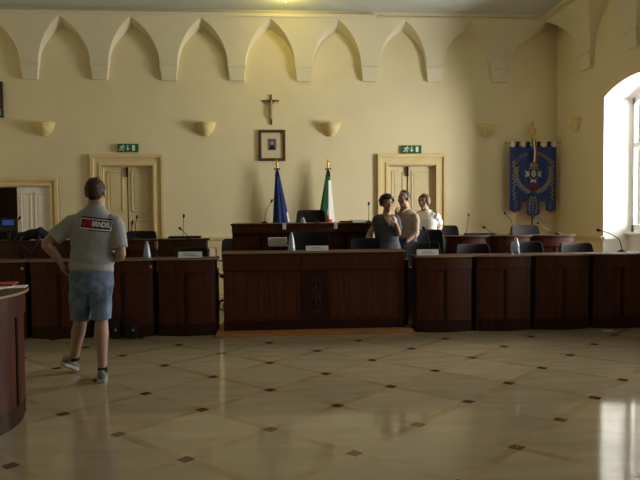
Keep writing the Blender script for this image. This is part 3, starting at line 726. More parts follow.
p = aY(33, 242, 9.75)
j = lumpy('jacket', 'blackcloth', [([(-.2, .05, .04), (-.05, .06, .075), (.09, .05, .09), (.2, .06, .04)], [(.10, .06), (.12, .075), (.12, .085), (.09, .055)], (0, 1, 0))], (p.x, 9.75, DT + .008), amp=.02)
tag(j, 'crumpled black jacket lying on the second row desk before white door', 'jacket')
k = MB()
for s in (-1, 1): k.loft([(s * .12, -.08, .05), (s * .125, -.145, .0), (s * .07, -.155, -.1), (.0, -.155, -.185)], [(.018, .004)] * 4, n=8)
k.build('strap', 'bluecloth', j, smooth=True)
# papers on the foreground desk
for i, (px, py, rz, w_, h_, mt, lab) in enumerate(((20, 286.5, .2, .12, .10, 'paper', 'white sheet at right end of the foreground desk top'), (4, 287.5, -.15, .12, .1, 'cream_paper', 'cream sheet on the foreground desk at the left frame edge'))):
    p = aZ(px, py, .927); k = MB(); k.box(-w_, w_, -h_, h_, 0, .004)
    q = k.build('paper_sheet', mt, loc=(p.x - .07, p.y - .03 - .02 * i, .9255 + .0045 * i)); q.rotation_euler.z = rz; tag(q, lab, 'paper', 'papers on the foreground desk')
p = aZ(12, 285, .93); k = MB(); k.box(-.085, .085, -.1, .1, 0, .014)
q = k.build('red_folder', 'red', bevel=.003, loc=(p.x - .05, p.y - .03, .9348)); q.rotation_euler.z = .15; tag(q, 'dark red booklet on papers on the foreground desk', 'booklet')
# two bags and a paper scrap on the floor
for px, lab, s in ((113.5, 'black bag on the floor right behind the legs of man in shorts', 1), (131, 'black bag on the floor below the pale bottle, right one of two', .92)):
    p = aZ(px, 339.5, 0); e = lumpy('bag', 'blackcloth', [([(0, 0, .05 * s), (0, .0, .12 * s), (0, .0, .2 * s)], [(.1 * s, .055), (.095 * s, .055), (.07 * s, .04)], (1, 0, 0))], (p.x, p.y + .03, 0), amp=.012)
    tag(e, lab, 'bag', 'black bags on the floor')
    k = MB(); k.tube([(-.05, 0, .21 * s), (-.045, 0, .265 * s), (0, 0, .285 * s), (.045, 0, .265 * s), (.05, 0, .21 * s)], .007); k.build('strap', 'black', e, smooth=True)
    k = MB(); k.box(.02, .045, -.066, -.05, .1, .13); k.build('buckle', 'chrome', e)
p = aZ(607, 330.5, 0); k = MB(); k.box(-.06, .06, -.03, .03, 0, .003); tag(k.build('paper_scrap', 'paper', loc=(p.x, p.y - .02, 0.0005)), 'small white paper scrap on floor by the last right desk', 'paper')

# ------------------------------------------------------------------ flags
def flag(X, Y, label, kind):
    e = empty('flag', (X, Y, 0)); tag(e, label, 'flag', 'flags on poles behind the rear bench')
    k = MB(); k.lathe([(.004, 0), (.17, 0), (.17, .025), (.06, .05), (.02, .09)], n=24); k.build('stand', 'brass', e, smooth='auto')
    k = MB(); k.tube([(0, 0, .05), (0, 0, 2.25)], .014, 10); k.build('pole', 'frame_wood', e, smooth=True)
    k = MB(); k.lathe([(.014, 2.24), (.022, 2.26), (.012, 2.28), (.02, 2.30), (.026, 2.33), (.016, 2.37), (.003, 2.42)], n=12); k.build('finial', 'brass', e, smooth=True)
    k = MB(); 
    for s in (-1, 1):
        k.loft([(0, -.02, 2.235), (s * .03, -.03, 2.25), (s * .05, -.03, 2.22)], [(.008, .006), (.014, .008), (.01, .006)], n=8); k.loft([(0, -.02, 2.23), (s * .02, -.03, 2.18), (s * .03, -.03, 2.11)], [(.008, .005), (.012, .005), (.012, .004)], n=8)
    k.build('ribbon_bow', 'navy', e, smooth=True)
    k = MB(); nz_, na = 26, 72; rings = []; tt = []
    for i in range(nz_ + 1):
        t = i / nz_; z = 2.22 - 1.5 * t
        hw = .022 + .128 * min(1, max(0, t) / .68) ** .85; hd = .02 + .06 * t
        off = (.066 if kind == 'eu' else -.04) * min(1, t / .62)
        ring = []
        for a in range(na):
            th = 2 * PI * a / na; f = 1 + (.07 + .16 * t) * math.sin(6 * th + .8 * math.sin(3 * t) + (0 if kind == 'eu' else 1.7)) + .05 * math.sin(11 * th + 2)
            ring.append((off + hw * math.cos(th) * f * .92, hd * math.sin(th) * f, z + .02 * math.sin(2 * th)))
        rings.append(ring)
    k.rings(rings)
    me = k
    if kind != 'eu':
        # green hoist wraps the left, white the right, red shows low on the right
        for fi, f in enumerate(k.f):
            c = sum((k.v[i] for i in f), V()) / len(f); t = (2.22 - c.z) / 1.5; hw = .022 + .128 * min(1, max(0, t) / .68) ** .85
            u = (c.x + .04 * min(1, t / .62)) / hw
            k.mi[fi] = 0
            if u > .12 and t > .12: k.mi[fi] = 1
            if t > .555 + .10 * (u - .2) and u > .05: k.mi[fi] = 2
        k.build('cloth', ['fgreen', 'fwhite', 'fred'], e, smooth=True)
    else:
        for fi, f in enumerate(k.f):
            c = sum((k.v[i] for i in f), V()) / len(f); t = (2.22 - c.z) / 1.5; hw = .022 + .128 * min(1, max(0, t) / .68) ** .85
            u = (c.x - .066 * min(1, t / .62)) / hw
            k.mi[fi] = 1 if (u > .86 and .5 < t < .62) else 0
        k.build('cloth', ['eu', 'fwhite'], e, smooth=True)
    return e
flag(aY(277, 165, 12.0).x, 12.0, 'dark blue furled flag on a pole below the framed portrait', 'eu')
flag(aY(328, 165, 12.0).x, 12.0, 'green white and red furled flag right of the brown chair', 'it')

# ------------------------------------------------------------------ town banner
ba, bb_ = aY(510, 143, 11.98), aY(556.5, 143, 11.98); bw = (bb_.x - ba.x) / 2
e = empty('town_banner', ((ba.x + bb_.x) / 2, 11.98, 0)); tag(e, 'blue embroidered town banner with three tails hanging from a gilded pole', 'banner')
zt = aY(533, 146, 11.98).z; zs_, zm = aY(533, 212.5, 11.98).z, aY(533, 217, 11.98).z
k = MB(); k.lathe([(.004, 0), (.17, 0), (.17, .03), (.05, .06), (.02, .1)], n=24); k.build('stand', 'brass', e, smooth='auto')
k = MB(); k.tube([(0, .05, .05), (0, .05, zt + .2)], .016, 10); k.build('pole', 'frame_wood', e, smooth=True)
k = MB(); k.loft([(-bw - .06, 0, zt + .06), (bw + .06, 0, zt + .06)], [.014, .014], n=10)
for s in (-1, 1): k.ball((s * (bw + .075), 0, zt + .06), (.03, .022, .022))
k.build('crossbar', 'gold', e, smooth=True)
k = MB(); k.lathe([(.02, zt + .12), (.045, zt + .14), (.02, zt + .17), (.03, zt + .2), (.065, zt + .25), (.07, zt + .3), (.03, zt + .34), (.02, zt + .38), (.035, zt + .41), (.004, zt + .46)], c=(0, .03, 0), n=16); k.build('finial', 'gold', e, smooth='auto')
def wav(x, z): return .012 * math.sin(x * 13 + 1) + .006 * math.sin(x * 27 + z * 2)
# cloth outline: three tails with pointed ends
nx = 60; xs = [-bw + 2 * bw * i / nx for i in range(nx + 1)]
def low_edge(x):
    u = x / bw
    if abs(u) < .30: return zm + .05 * abs(u) / .30
    if abs(u) > .53: return zs_ + .045 * abs((abs(u) - .765) / .235)
    return zs_ + .2
k = MB()
for i in range(nx):
    x0, x1 = xs[i], xs[i + 1]; xm = (x0 + x1) / 2
    def le(x): u = abs(x / bw); um = abs(xm / bw); return low_edge(max(-.299 * bw, min(.299 * bw, x)) if um < .30 else (math.copysign(max(u, .531) * bw, x) if um > .53 else math.copysign(.4 * bw, x)))
    col = []
    for x in (x0, x1):
        zl = le(x); col.append([(x, wav(x, z), z) for z in [zt + (zl - zt) * j / 12 for j in range(13)]])
    k.rings(col, close=False)
cl = k.build('cloth', 'banner', e, smooth=True); so = cl.modifiers.new('thick', 'SOLIDIFY'); so.thickness = .006; so.offset = 0
k = MB()
for i in range(9):
    x = -bw + .045 + (2 * bw - .09) * i / 8; k.cur = i % 2; k.box(x - .03, x + .03, -.02, .02, zt - .02, zt + .08)
k.build('hanging_loops', ['fwhite', 'navy'], e, bevel=.004)
emb = MB(); emb.cur = 0
def onb(x, z): return (x, wav(x, z) - .008, z)
def curve(pts, r): emb.tube([onb(x, z) for x, z in pts], r, 6)
def leafm(x, z, a, l, w_):
    c, s = math.cos(a), math.sin(a); P = [(0, 0), (l * .5, w_), (l, 0), (l * .5, -w_)]
    emb.add([onb(x + c * u - s * v, z + s * u + c * v) for u, v in P], [(0, 1, 2, 3)])
zc = aY(533, 174, 11.98).z
for s in (-1, 1):                                # laurel and oak branches
    pts = [(s * (.02 + .30 * math.sin(t)), zc - .33 + .36 * (1 - math.cos(t))) for t in [i * 1.75 / 12 for i in range(13)]]
    curve(pts, .006)
    for i, (x, z) in enumerate(pts[1:]):
        dx, dz = x - pts[i][0], z - pts[i][1]; a = math.atan2(dz, dx)
        leafm(x, z, a + .7, .07, .017); leafm(x, z, a - .7, .07, .017)
    outer = [(s * (.36 + .012 * math.sin(i * 2)), zt - .28 - i * .075) for i in range(10)]
    curve(outer, .004)
    for x, z in outer: leafm(x, z, PI / 2 + s * .8, .05, .016); leafm(x, z, -PI / 2 + s * .8, .05, .016)
    for i in range(6): x = s * (.05 + .025 * i) * (1 - .12 * i); z = zc - .40 - .055 * i; leafm(x, z, -PI / 2 - s * .5, .06, .018)
for i in range(7):                                # scrolls on the middle tail
    leafm(0, zc - .42 - .055 * i, -PI / 2, .05, .02 - .0015 * i)
emb.cur = 1
for s in (-1, 1):                                # tails' sprigs
    for i in range(5): leafm(s * .325, zs_ + .22 - .04 * i, -PI / 2 + .5 * (-1) ** i, .05, .014)
emb.build('embroidery', ['thread', 'gthread'], e)
cr_ = MB()                                        # crest: white four-armed cross, gilt shield, pale roundel
cr_.cur = 0
for a in range(4):
    t = a * PI / 2; c, s = math.cos(t), math.sin(t)
    if a == 1: continue
    cr_.add([(x, wav(x, zc) - .012, z) for x, z in [(c * u - s * v, zc + s * u + c * v) for u, v in ((.03, .02), (.165, .062), (.14, 0), (.165, -.062), (.03, -.02))]], [tuple(range(5))])
cr_.cur = 1; sh = [(-.085, .105), (.085, .105), (.085, -.06), (.05, -.095), (0, -.115), (-.05, -.095), (-.085, -.06)]
cr_.add([(x, -.022, zc + z) for x, z in sh], [tuple(range(7))])
cr_.cur = 2; cr_.add([(x * .84, -.024, zc + z * .84) for x, z in sh], [tuple(range(7))])
cr_.cur = 3; cr_.add([(.05 * math.cos(i * PI / 10), -.026, zc + .005 + .068 * math.sin(i * PI / 10)) for i in range(20)], [tuple(range(20))])
cr_.build('crest', ['silver', 'gthread', 'navy', 'blue_panel'], e)
cw_ = MB()
cw_.add([(x, -.024, zc + z) for x, z in ((-.07, .12), (.07, .12), (.095, .2), (.06, .165), (.035, .225), (.0, .175), (-.035, .225), (-.06, .165), (-.095, .2))], [tuple(range(9))]); cw_.build('crown', 'gthread', e)
rb = MB(); rb.loft([(-.09, -.02, zc - .255), (-.03, -.03, zc - .225), (0, -.03, zc - .24), (.04, -.03, zc - .22), (.09, -.02, zc - .25)], [(.03, .008)] * 5, side=(0, 0, 1), n=10); rb.loft([(0, -.025, zc - .24), (-.03, -.02, zc - .3)], [(.025, .006)] * 2, n=8); rb.loft([(0, -.025, zc - .24), (.03, -.02, zc - .3)], [(.025, .006)] * 2, n=8)
rb.build('red_bow', 'darkred', e, smooth=True)
tr = MB()
for i, c in enumerate((-.026, 0, .026)):
    tr.cur = i; tr.rings([[(c - .013 + off, -.035 - .02 * j, z), (c + .013 + off, -.035 - .02 * j, z)] for j, z, off in ((0, zt + .12, 0), (.4, zt + .03, -.005), (1, zt - .1, .01), (.6, zt - .25, .004), (0, zt - .30, .0))], close=False)
t_ = tr.build('tricolour_ribbon', ['fgreen', 'fwhite', 'fred'], e, smooth=True); so = t_.modifiers.new('thick', 'SOLIDIFY'); so.thickness = .004
def arc_text(s, a0, a1, R, cz, size):
    mb = MB()
    for i, ch in enumerate(s):
        a = a0 + (a1 - a0) * i / (len(s) - 1); vs, fs = text_mesh(ch, size, .004)
        ca, sa = math.cos(a), math.sin(a); o = (R * sa, cz + R * ca)
        P = []
        for v in vs: x = o[0] + v.x * ca + v.y * sa; z = o[1] - v.x * sa + v.y * ca; P.append((x, wav(x, z) - .009, z))
        mb.add(P, fs)
    return mb
arc_text('CITTÀ', math.radians(-54), math.radians(-20), .40, zc - .02, .088).build('lettering', 'gthread', e)
arc_text('FASANO', math.radians(16), math.radians(58), .40, zc - .02, .088).build('lettering', 'gthread', e)

# ------------------------------------------------------------------ people
def rotz(a): return Matrix.Rotation(a, 3, 'Z')
def head_parts(mb, c, yaw, k=1.0, tilt=0):
    """head with cranium, jaw, nose, brow, ears; local +Y is the face"""
    Q = rotz(yaw) @ Matrix.Rotation(tilt, 3, 'X'); c = V(c); P = lambda x, y, z: c + Q @ V((x * k, y * k, z * k)); s = lambda *a: tuple(q * k for q in a)
    mb.ball(P(0, -.012, .028), s(.075, .096, .092), 20, 14, Q); mb.ball(P(0, .022, -.04), s(.058, .068, .075), 18, 12, Q); mb.ball(P(0, .066, -.088), s(.026, .022, .022), 12, 8, Q)
    mb.loft([P(0, .082, .022), P(0, .098, -.002), P(0, .104, -.022)], [.009 * k, .012 * k, .015 * k], n=10)
    for sg in (-1, 1):
        mb.ball(P(sg * .082, -.008, -.006), s(.012, .022, .034), 10, 8, Q); mb.ball(P(sg * .042, .062, -.02), s(.022, .02, .026), 10, 8, Q); mb.ball(P(sg * .03, .078, .03), s(.026, .013, .009), 10, 8, Q)
    return P, Q
def face_parts(body, P, Q, k=1.0, brow='hair_dk'):
    for sg in (-1, 1):
        e_ = MB(); e_.ball(P(sg * .03, .0755, .012), .009 * k, 10, 8); ey = e_.build('eye', 'eye', body, smooth=True)
        e_ = MB(); e_.ball(P(sg * .03, .0825, .012), (.0055 * k, .004 * k, .0055 * k), 10, 8, Q); e_.build('iris', 'iris', ey, smooth=True)
        b_ = MB(); b_.loft([P(sg * .014, .0885, .034), P(sg * .03, .0885, .038), P(sg * .048, .0775, .033)], [.0032 * k] * 3, n=8); b_.build('eyebrow', brow, body, smooth=True)
    l_ = MB(); l_.loft([P(-.022, .084, -.052), P(0, .0935, -.05), P(.022, .084, -.052)], [(.006 * k, .006 * k), (.009 * k, .008 * k), (.006 * k, .006 * k)], side=(0, 0, 1), n=8); l_.build('mouth', 'lips', body, smooth=True)
def hair(body, P, Q, mt, keep, k=1.0, r=(.083, .105, .1), off=(0, -.016, .032), amp=.006, fr=30, vol=None, extra=()):
    """hair cap: keep(x, y, z) on unit direction says where hair grows"""
    mb = MB(); n, m_ = 40, 28
    bm = bmesh.new(); bmesh.ops.create_uvsphere(bm, u_segments=n, v_segments=m_, radius=1)
    dele = [f for f in bm.faces if not keep(*f.calc_center_median())]
    bmesh.ops.delete(bm, geom=dele, context='FACES')
    for v in bm.verts:
        d = v.co.copy(); q = 1 + (vol(d) if vol else 0) + amp * 12 * noise.noise(d * fr * .15) + amp * 5 * noise.noise(d * fr * .5)
        v.co = P(off[0] + r[0] * d.x * q, off[1] + r[1] * d.y * q, off[2] + r[2] * d.z * q)
    bmesh.ops.recalc_face_normals(bm, faces=bm.faces)
    me = bpy.data.meshes.new('hair'); bm.to_mesh(me); bm.free(); me.materials.append(M[mt])
    o = link('hair', me, body, True); s = o.modifiers.new('thick', 'SOLIDIFY'); s.thickness = .014 * k; s.offset = -1
    return o
def hand(mb, wrist, d, palm_n, side, curl=.5, k=1.0, thumb=1):
    """palm and five bent fingers: d = pointing direction, palm_n = way the palm faces, side = towards the thumb"""
    w = V(wrist); d = V(d).normalized(); n = V(palm_n); n = (n - d * n.dot(d)).normalized(); s = V(side); s = (s - d * s.dot(d) - n * s.dot(n)).normalized()
    mb.loft([w - d * .02, w + d * .02 * k, w + d * .05 * k, w + d * .085 * k], [(.027 * k, .022 * k), (.032 * k, .02 * k), (.04 * k, .017 * k), (.04 * k, .013 * k)], side=s, n=14)
    for i, (o, L) in enumerate(((.031, .072), (.0105, .082), (-.0105, .076), (-.031, .06))):
        a = w + d * (.082 - .004 * abs(i - 1)) * k + s * o * k; fan = s * (o * .9)
        dirs = []; ang = 0
        pts = [a - d * .02 * k, a]
        for j, f in enumerate((.45, .3, .25)):
            ang += curl * (.6, .9, .7)[j]
            pts.append(pts[-1] + ((d + fan * 2) .normalized() * math.cos(ang) + n * math.sin(ang)) * L * f * k)
        mb.loft(pts, [.0095 * k, .0092 * k, .0086 * k, .0078 * k, .0066 * k], n=10)
    b = w + d * .022 * k + s * .026 * k; t1 = b + (d * .55 + s * .75 + n * .25).normalized() * .04 * k; t2 = t1 + (d * .85 + s * .35 + n * .35).normalized() * .032 * k; t3 = t2 + (d + n * .4).normalized() * .022 * k
    mb.loft([w + d * .012 * k + s * .012 * k, b, t1, t2, t3], [.015 * k, .014 * k, .0115 * k, .010 * k, .008 * k], n=10)
def torso(mb, rows, grow=0, upto=None, frm=None, side=(1, 0, 0), rnd=True):
    R = [r for r in rows if (frm is None or r[2] >= frm - 1e-6) and (upto is None or r[2] <= upto + 1e-6)]
    mb.loft([(r[0], r[1], r[2]) for r in R], [(r[3] + grow, r[4] + grow) for r in R], side=side, n=24, rnd=rnd)
def limb(mb, pts, rad, grow=0, rnd=True, n=16):
    P, R = [V(p) for p in pts], [r + grow for r in rad]
    C, D = [P[0]], [R[0]]
    for i in range(len(P) - 1):
        a, q, c, d = P[max(i - 1, 0)], P[i], P[i + 1], P[min(i + 2, len(P) - 1)]
        for t in (1 / 3, 2 / 3, 1): C.append(.5 * ((2 * q) + (c - a) * t + (2 * a - 5 * q + 4 * c - d) * t * t + (3 * q - a - 3 * c + d) * t ** 3)); D.append(R[i] + (R[i + 1] - R[i]) * t)
    mb.loft(C, D, n=n, rnd=rnd)
def person(loc, label, body_mb, skin, vox):
    o = remesh(body_mb, 'person', skin, vox, smooth_it=3); o.location = loc; tag(o, label, 'person'); return o
def shoe(parent, heel, toe, w_=.045, mt='shoe', sole='sole', h=.075):
    a, b = V(heel), V(toe); d = (b - a); L = d.length; d.normalize(); up = V((0, 0, 1)); up = (up - d * up.dot(d)).normalized(); s = d.cross(up)
    k = MB()
    def ring(t, hw, z0, z1, n=14): c = a + d * L * t; return [c + s * hw * math.cos(2 * PI * i / n) + up * ((z0 + z1) / 2 + (z1 - z0) / 2 * math.sin(2 * PI * i / n)) for i in range(n)]
    k.rings([ring(-.10, .022, .02, h * .8), ring(-.04, w_ * .78, .005, h * 1.1), ring(.15, w_ * .85, .0, h * 1.15), ring(.4, w_ * .85, 0, h * .95), ring(.65, w_, 0, h * .68), ring(.85, w_ * .95, 0, h * .55), ring(1.0, w_ * .65, .0, h * .42), ring(1.06, w_ * .3, .008, h * .28)])
    o = k.build('shoe', mt, parent, smooth=True)
    k = MB(); pl = [(-.10, .026), (-.03, w_ * .82), (.3, w_ * .82), (.68, w_ * 1.04), (.9, w_ * .94), (1.06, w_ * .45)]
    out = [(t, q) for t, q in pl] + [(t, -q) for t, q in reversed(pl)]
    k.rings([[a + d * L * t + s * q + up * z for t, q in out] for z in (-.018, .012)]); k.build('sole', sole, o, bevel=.004)
    return o

# --- man in the grey T-shirt, seen from behind
def man_grey():
    mb = MB(); ROOT = V((-1.5, 6.0, 0))
    def mp(px, py, Y): return aY(px, py, Y) - ROOT
    P, Q = head_parts(mb, (-.004, .03, 1.642), math.radians(-6), 1.02, tilt=-.1)
    rows = [(-.045, -.005, .885, .165, .115), (-.043, -.003, .95, .178, .122), (-.038, .0, 1.04, .17, .112), (-.03, .0, 1.15, .17, .108), (-.024, .0, 1.28, .183, .118), (-.018, .005, 1.36, .187, .112), (-.012, .01, 1.42, .165, .096), (-.006, .015, 1.468, .115, .082), (-.002, .02, 1.505, .072, .068), (-.002, .026, 1.58, .063, .064)]
    torso(mb, rows)
    LS, LE, LW = (-.20, 0, 1.375), mp(46, 243.5, 5.93), mp(60, 261.5, 5.96)
    RS, RE, RW = (.168, 0, 1.37), mp(121, 255, 5.95), (.09, .16, 1.05)
    for a, b, c in ((LS, LE, LW), (RS, RE, RW)):
        a, b, c = V(a), V(b), V(c)
        limb(mb, [V((a.x * .5 - .01, 0, a.z + .015)), a, a.lerp(b, .5), b, b.lerp(c, .35), c], [.06, .06, .052, .042, .045, .029])
    hand(mb, LW, (.30, .12, -.95), (.9, .25, .2), (-.1, .9, .3), .3, 1.0)
    hand(mb, RW, (-.75, .65, .15), (-.2, -.3, -.9), (-.1, .5, .8), .6, 1.0)
    LH, LK, LA = mp(81, 277, 6.0), mp(80.5, 320, 6.07), mp(74.5, 357, 6.2)
    RH, RK, RA = mp(101, 277, 6.0), mp(101.5, 320, 6.0), mp(102.5, 368.5, 5.89)
    for h, k_, a in ((LH, LK, LA), (RH, RK, RA)):
        h, k_, a = V(h), V(k_), V(a); back = V((0, -.012, 0))
        limb(mb, [h, h.lerp(k_, .5), k_, k_.lerp(a, .3) + back, k_.lerp(a, .65) + back * .5, a], [.088, .076, .056, .063, .047, .037])
    LHEEL, LTOE = mp(63.5, 364, 6.19), mp(77, 371, 6.31); LTOE.z = .024
    RHEEL = V((RA.x - .0, RA.y - .035, .019)); RTOE = RHEEL + V((-.045, .215, 0))
    limb(mb, [LA, LHEEL.lerp(LTOE, .25) + V((0, 0, .06)), LHEEL.lerp(LTOE, .75) + V((0, 0, .03))], [.036, .034, .026]); limb(mb, [RA, RHEEL.lerp(RTOE, .3) + V((0, 0, .05)), RHEEL.lerp(RTOE, .75) + V((0, 0, .028))], [.036, .034, .026])
    o = person((-1.5, 6.0, 0), 'man in grey T-shirt and denim shorts seen from behind, walking over the floor', mb, 'skin', .0058)
    face_parts(o, P, Q, 1.02, 'hair_br')
    hair(o, P, Q, 'hair_br', lambda x, y, z: (z > .38 or (y < .30 and z > -.08) or (y < -.12 and z > -.93)) and not (abs(x) > .78 and z < -.05 and y > -.35), 1.02, r=(.084, .104, .106), off=(0, -.016, .028))
    # T-shirt
    s = MB(); sh_rows = [(-.047, -.003, .962, .193, .142), (-.045, -.002, .99, .194, .144), (-.040, 0, 1.04, .19, .135)] + [(r[0], r[1], r[2], r[3] + .018, r[4] + .018) for r in rows[3:8]] + [(-.004, .018, 1.512, .083, .08), (-.003, .02, 1.535, .073, .073)]
    torso(s, sh_rows, rnd=False)
    for a, b, t in ((LS, LE, .74), (RS, RE, .78)):
        a, b = V(a), V(b); limb(s, [V((a.x * .45 - .01, 0, a.z + .015)), a, a.lerp(b, .35), a.lerp(b, t)], [.075, .077, .074, .074], rnd=False)
    sm = remesh_mesh(s, 't_shirt', 'grey_shirt', .008, 0, smooth_it=3)
    for v in sm.vertices:
        c = v.co; v.co += v.normal * (.007 * noise.noise(V((c.x * 7, c.y * 7, c.z * 11 + c.x * 6))) + .004 * math.sin(c.z * 60 + 12 * c.x) * max(0, 1 - abs(c.z - 1.03) / .12))
    so_ = link('t_shirt', sm, o, True)
    # print on the back of the shirt
    bvh = BVHTree.FromPolygons([v.co for v in sm.vertices], [tuple(p.vertices) for p in sm.polygons])
    pc = (aY(95.2, 224, 5.87) - V((-1.5, 6, 0))); tilt = math.radians(-7)
    def put(mb_, vs, fs, lift):
        out = []
        for v in vs:
            x = pc.x + v[0] * math.cos(tilt) - v[1] * math.sin(tilt); z = pc.z + v[0] * math.sin(tilt) + v[1] * math.cos(tilt)
            h = bvh.ray_cast(V((x, -1, z)), V((0, 1, 0))); y = h[0].y if h[0] else -.12; out.append((x, y - lift, z))
        mb_.add(out, fs)
    def rect(mb_, x0, x1, z0, z1, lift, n=12):
        vs = [(x0 + (x1 - x0) * i / n, z) for z in (z0, (z0 + z1) / 2, z1) for i in range(n + 1)]; N_ = n + 1
        put(mb_, vs, [(r * N_ + i, r * N_ + i + 1, (r + 1) * N_ + i + 1, (r + 1) * N_ + i) for r in (0, 1) for i in range(n)], lift)
    g = MB(); wv = .129
    g.cur = 0; rect(g, -wv, wv, .044, .055, .003)                       # dark top bar
    g.cur = 1; rect(g, -wv, wv, -.05, .040, .003)                       # pale field
    g.cur = 0; rect(g, -wv + .005, wv - .004, -.041, .034, .0045)       # dark field
    g.cur = 2; rect(g, -wv + .012, -.028, -.027, .026, .006)            # red block
    g.cur = 0; rect(g, -.05, wv - .004, -.06, -.051, .003)              # thin lower bar
    for txt, x0, x1, size, ci in (('TELE', -wv + .014, -.03, .062, 0), ('BRINDISI', -.026, wv - .015, .062, 1)):
        vs, fs = text_mesh(txt, size, .0016); a, b = min(v.x for v in vs), max(v.x for v in vs)
        g.cur = ci; put(g, [(x0 + (v.x - a) / (b - a) * (x1 - x0), v.y - .003) for v in vs], fs, .0075)
    g.build('shirt_print', ['navy', 'paper', 'fred'], so_)
    # denim shorts
    s = MB(); torso(s, [(-.045, -.012, .775, .165, .125), (-.045, -.012, .83, .188, .142), (-.045, -.008, .9, .193, .144), (-.045, -.003, .985, .186, .134)], rnd=False)
    for h, k_ in ((LH, LK), (RH, RK)):
        h, k_ = V(h), V(k_); limb(s, [h + V((0, -.01, .0)), h.lerp(k_, .35) + V((0, -.012, 0)), h.lerp(k_, .97)], [.098, .098, .088], rnd=False)
    dm = remesh_mesh(s, 'shorts', 'denim', .008, .009, 11, smooth_it=3); sho = link('denim_shorts', dm, o, True)
    bvh2 = BVHTree.FromPolygons([v.co for v in dm.vertices], [tuple(p.vertices) for p in dm.polygons])
    g = MB()
    for cx_ in (-.135, .045):                                             # back pockets
        pts = [(cx_ - .055, .885), (cx_ + .055, .885), (cx_ + .055, .80), (cx_, .765), (cx_ - .055, .80)]; out = []
        for x, z in pts + [(cx_, .83)]:
            h = bvh2.ray_cast(V((x, -1, z)), V((0, 1, 0))); out.append((x, (h[0].y if h[0] else -.13) - .005, z))
        g = MB(); g.add(out, [(i, (i + 1) % 5, 5) for i in range(5)]); g.build('pocket', 'denim', sho)
    for a, tb in ((LA, .0), (RA, .0)):
        a = V(a); k = MB(); limb(k, [a + V((0, 0, .018)), a + V((0, .01, -.03))], [.041, .042], rnd=False); k.build('sock', 'blackcloth', o, smooth=True)
    shoe(o, LHEEL, LTOE, h=.085); shoe(o, RHEEL, RTOE, h=.085)
man_grey()

# --- standing figures between the benches (front = local +Y turned by yaw)
def stand(loc, yaw, label, skin, hd, rows, arms, hairf, top, bottom, legs, shoe_m='navy', vox=.0065, hands=(), shirt_from=.86, sleeve=(.6, .6), brow='hair_dk', neck_z=1.45, head_k=.97, longs=True, dress=False):
    Rz = rotz(yaw); mb = MB(); tr_ = Matrix.Identity(4)
    P, Q = head_parts(mb, hd[0], hd[1], head_k, hd[2] if len(hd) > 2 else 0)
    sd = Rz @ V((1, 0, 0))
    torso(mb, rows, side=sd)
    for a, b, c in arms:
        a, b, c = V(a), V(b), V(c); limb(mb, [V((a.x * .5, a.y * .5, a.z + .01)), a, a.lerp(b, .5), b, b.lerp(c, .35), c], [.054, .054, .047, .038, .04, .026])
    for h_ in hands: hand(mb, *h_)
    for h, k_, a in legs:
        h, k_, a = V(h), V(k_), V(a); limb(mb, [h, h.lerp(k_, .5), k_, k_.lerp(a, .35), a], [.085, .074, .054, .056, .036])
        f = Rz @ V((0, 1, 0)); limb(mb, [a, a + f * .05 + V((0, 0, -.05)), a + f * .13 + V((0, 0, -.065))], [.035, .034, .028])
    o = person(loc, label, mb, skin, vox); face_parts(o, P, Q, head_k, brow); hairf(o, P, Q)
    s = MB(); R = [(r[0], r[1], r[2], r[3] + .016, r[4] + .016) for r in rows if r[2] >= shirt_from]
    R = [r for r in R if r[2] <= neck_z] + ([(*top[2], .072, .07)] if len(top) > 2 else []); torso(s, R, side=sd, rnd=False)
    for (a, b, c), t in zip(arms, sleeve):
        a, b, c = V(a), V(b), V(c)
        if t <= 1: limb(s, [V((a.x * .45, a.y * .45, a.z + .01)), a, a.lerp(b, t * .5), a.lerp(b, t)], [.066, .068, .064, .062], rnd=False)
        else: limb(s, [V((a.x * .45, a.y * .45, a.z + .01)), a, a.lerp(b, .5), b, b.lerp(c, t - 1)], [.066, .066, .06, .052, .048], rnd=False)
    ts = link(top[0], remesh_mesh(s, top[0], top[1], .008, .007, 9, smooth_it=2), o, True)
    s = MB(); torso(s, [(r[0], r[1], r[2], r[3] + .012, r[4] + .012) for r in rows if r[2] <= max(1.0, shirt_from + .02)], side=sd, rnd=False)
    for h, k_, a in legs:
        h, k_, a = V(h), V(k_), V(a); limb(s, [h, h.lerp(k_, .5), k_, a + V((0, 0, .02))], [.096, .086, .07, .058], rnd=False)
    link(bottom[0], remesh_mesh(s, bottom[0], bottom[1], .01, .006, 9, smooth_it=2), o, True)
    f = Rz @ V((0, 1, 0))
    for h, k_, a in legs: a = V(a); shoe(o, (a.x - f.x * .03, a.y - f.y * .03, .019), (a.x + f.x * .2, a.y + f.y * .2, .019), mt=shoe_m, sole='black')
    return o, ts, Rz
# woman in slate dress: faces the camera
wx = aY(387, 215, 9.24).x; WL = V((wx, 9.24, 0))
def wl(px, py, Y): return aY(px, py, Y) - WL
rows = [(0, 0, .86, .17, .125), (0, 0, .95, .175, .13), (-.002, 0, 1.05, .15, .115), (-.003, -.01, 1.18, .16, .12), (-.003, -.015, 1.27, .165, .12), (0, 0, 1.35, .158, .095), (0, .01, 1.395, .11, .075), (0, .01, 1.43, .06, .06), (0, 0, 1.49, .05, .052)]
aR = (wl(378, 219.5, 9.24), wl(372.5, 229, 9.24), wl(368, 235.3, 9.24)); aL = (wl(395.5, 219.5, 9.24), wl(398.5, 234, 9.15), wl(396, 224, 9.02))
def hw_(o, P, Q): hair(o, P, Q, 'hair_dk', lambda x, y, z: z > .36 or (y < .36 and z > -.36) or (y < -.2 and z > -.62), .97, r=(.102, .118, .108), off=(0, -.014, .038), amp=.02, fr=90)
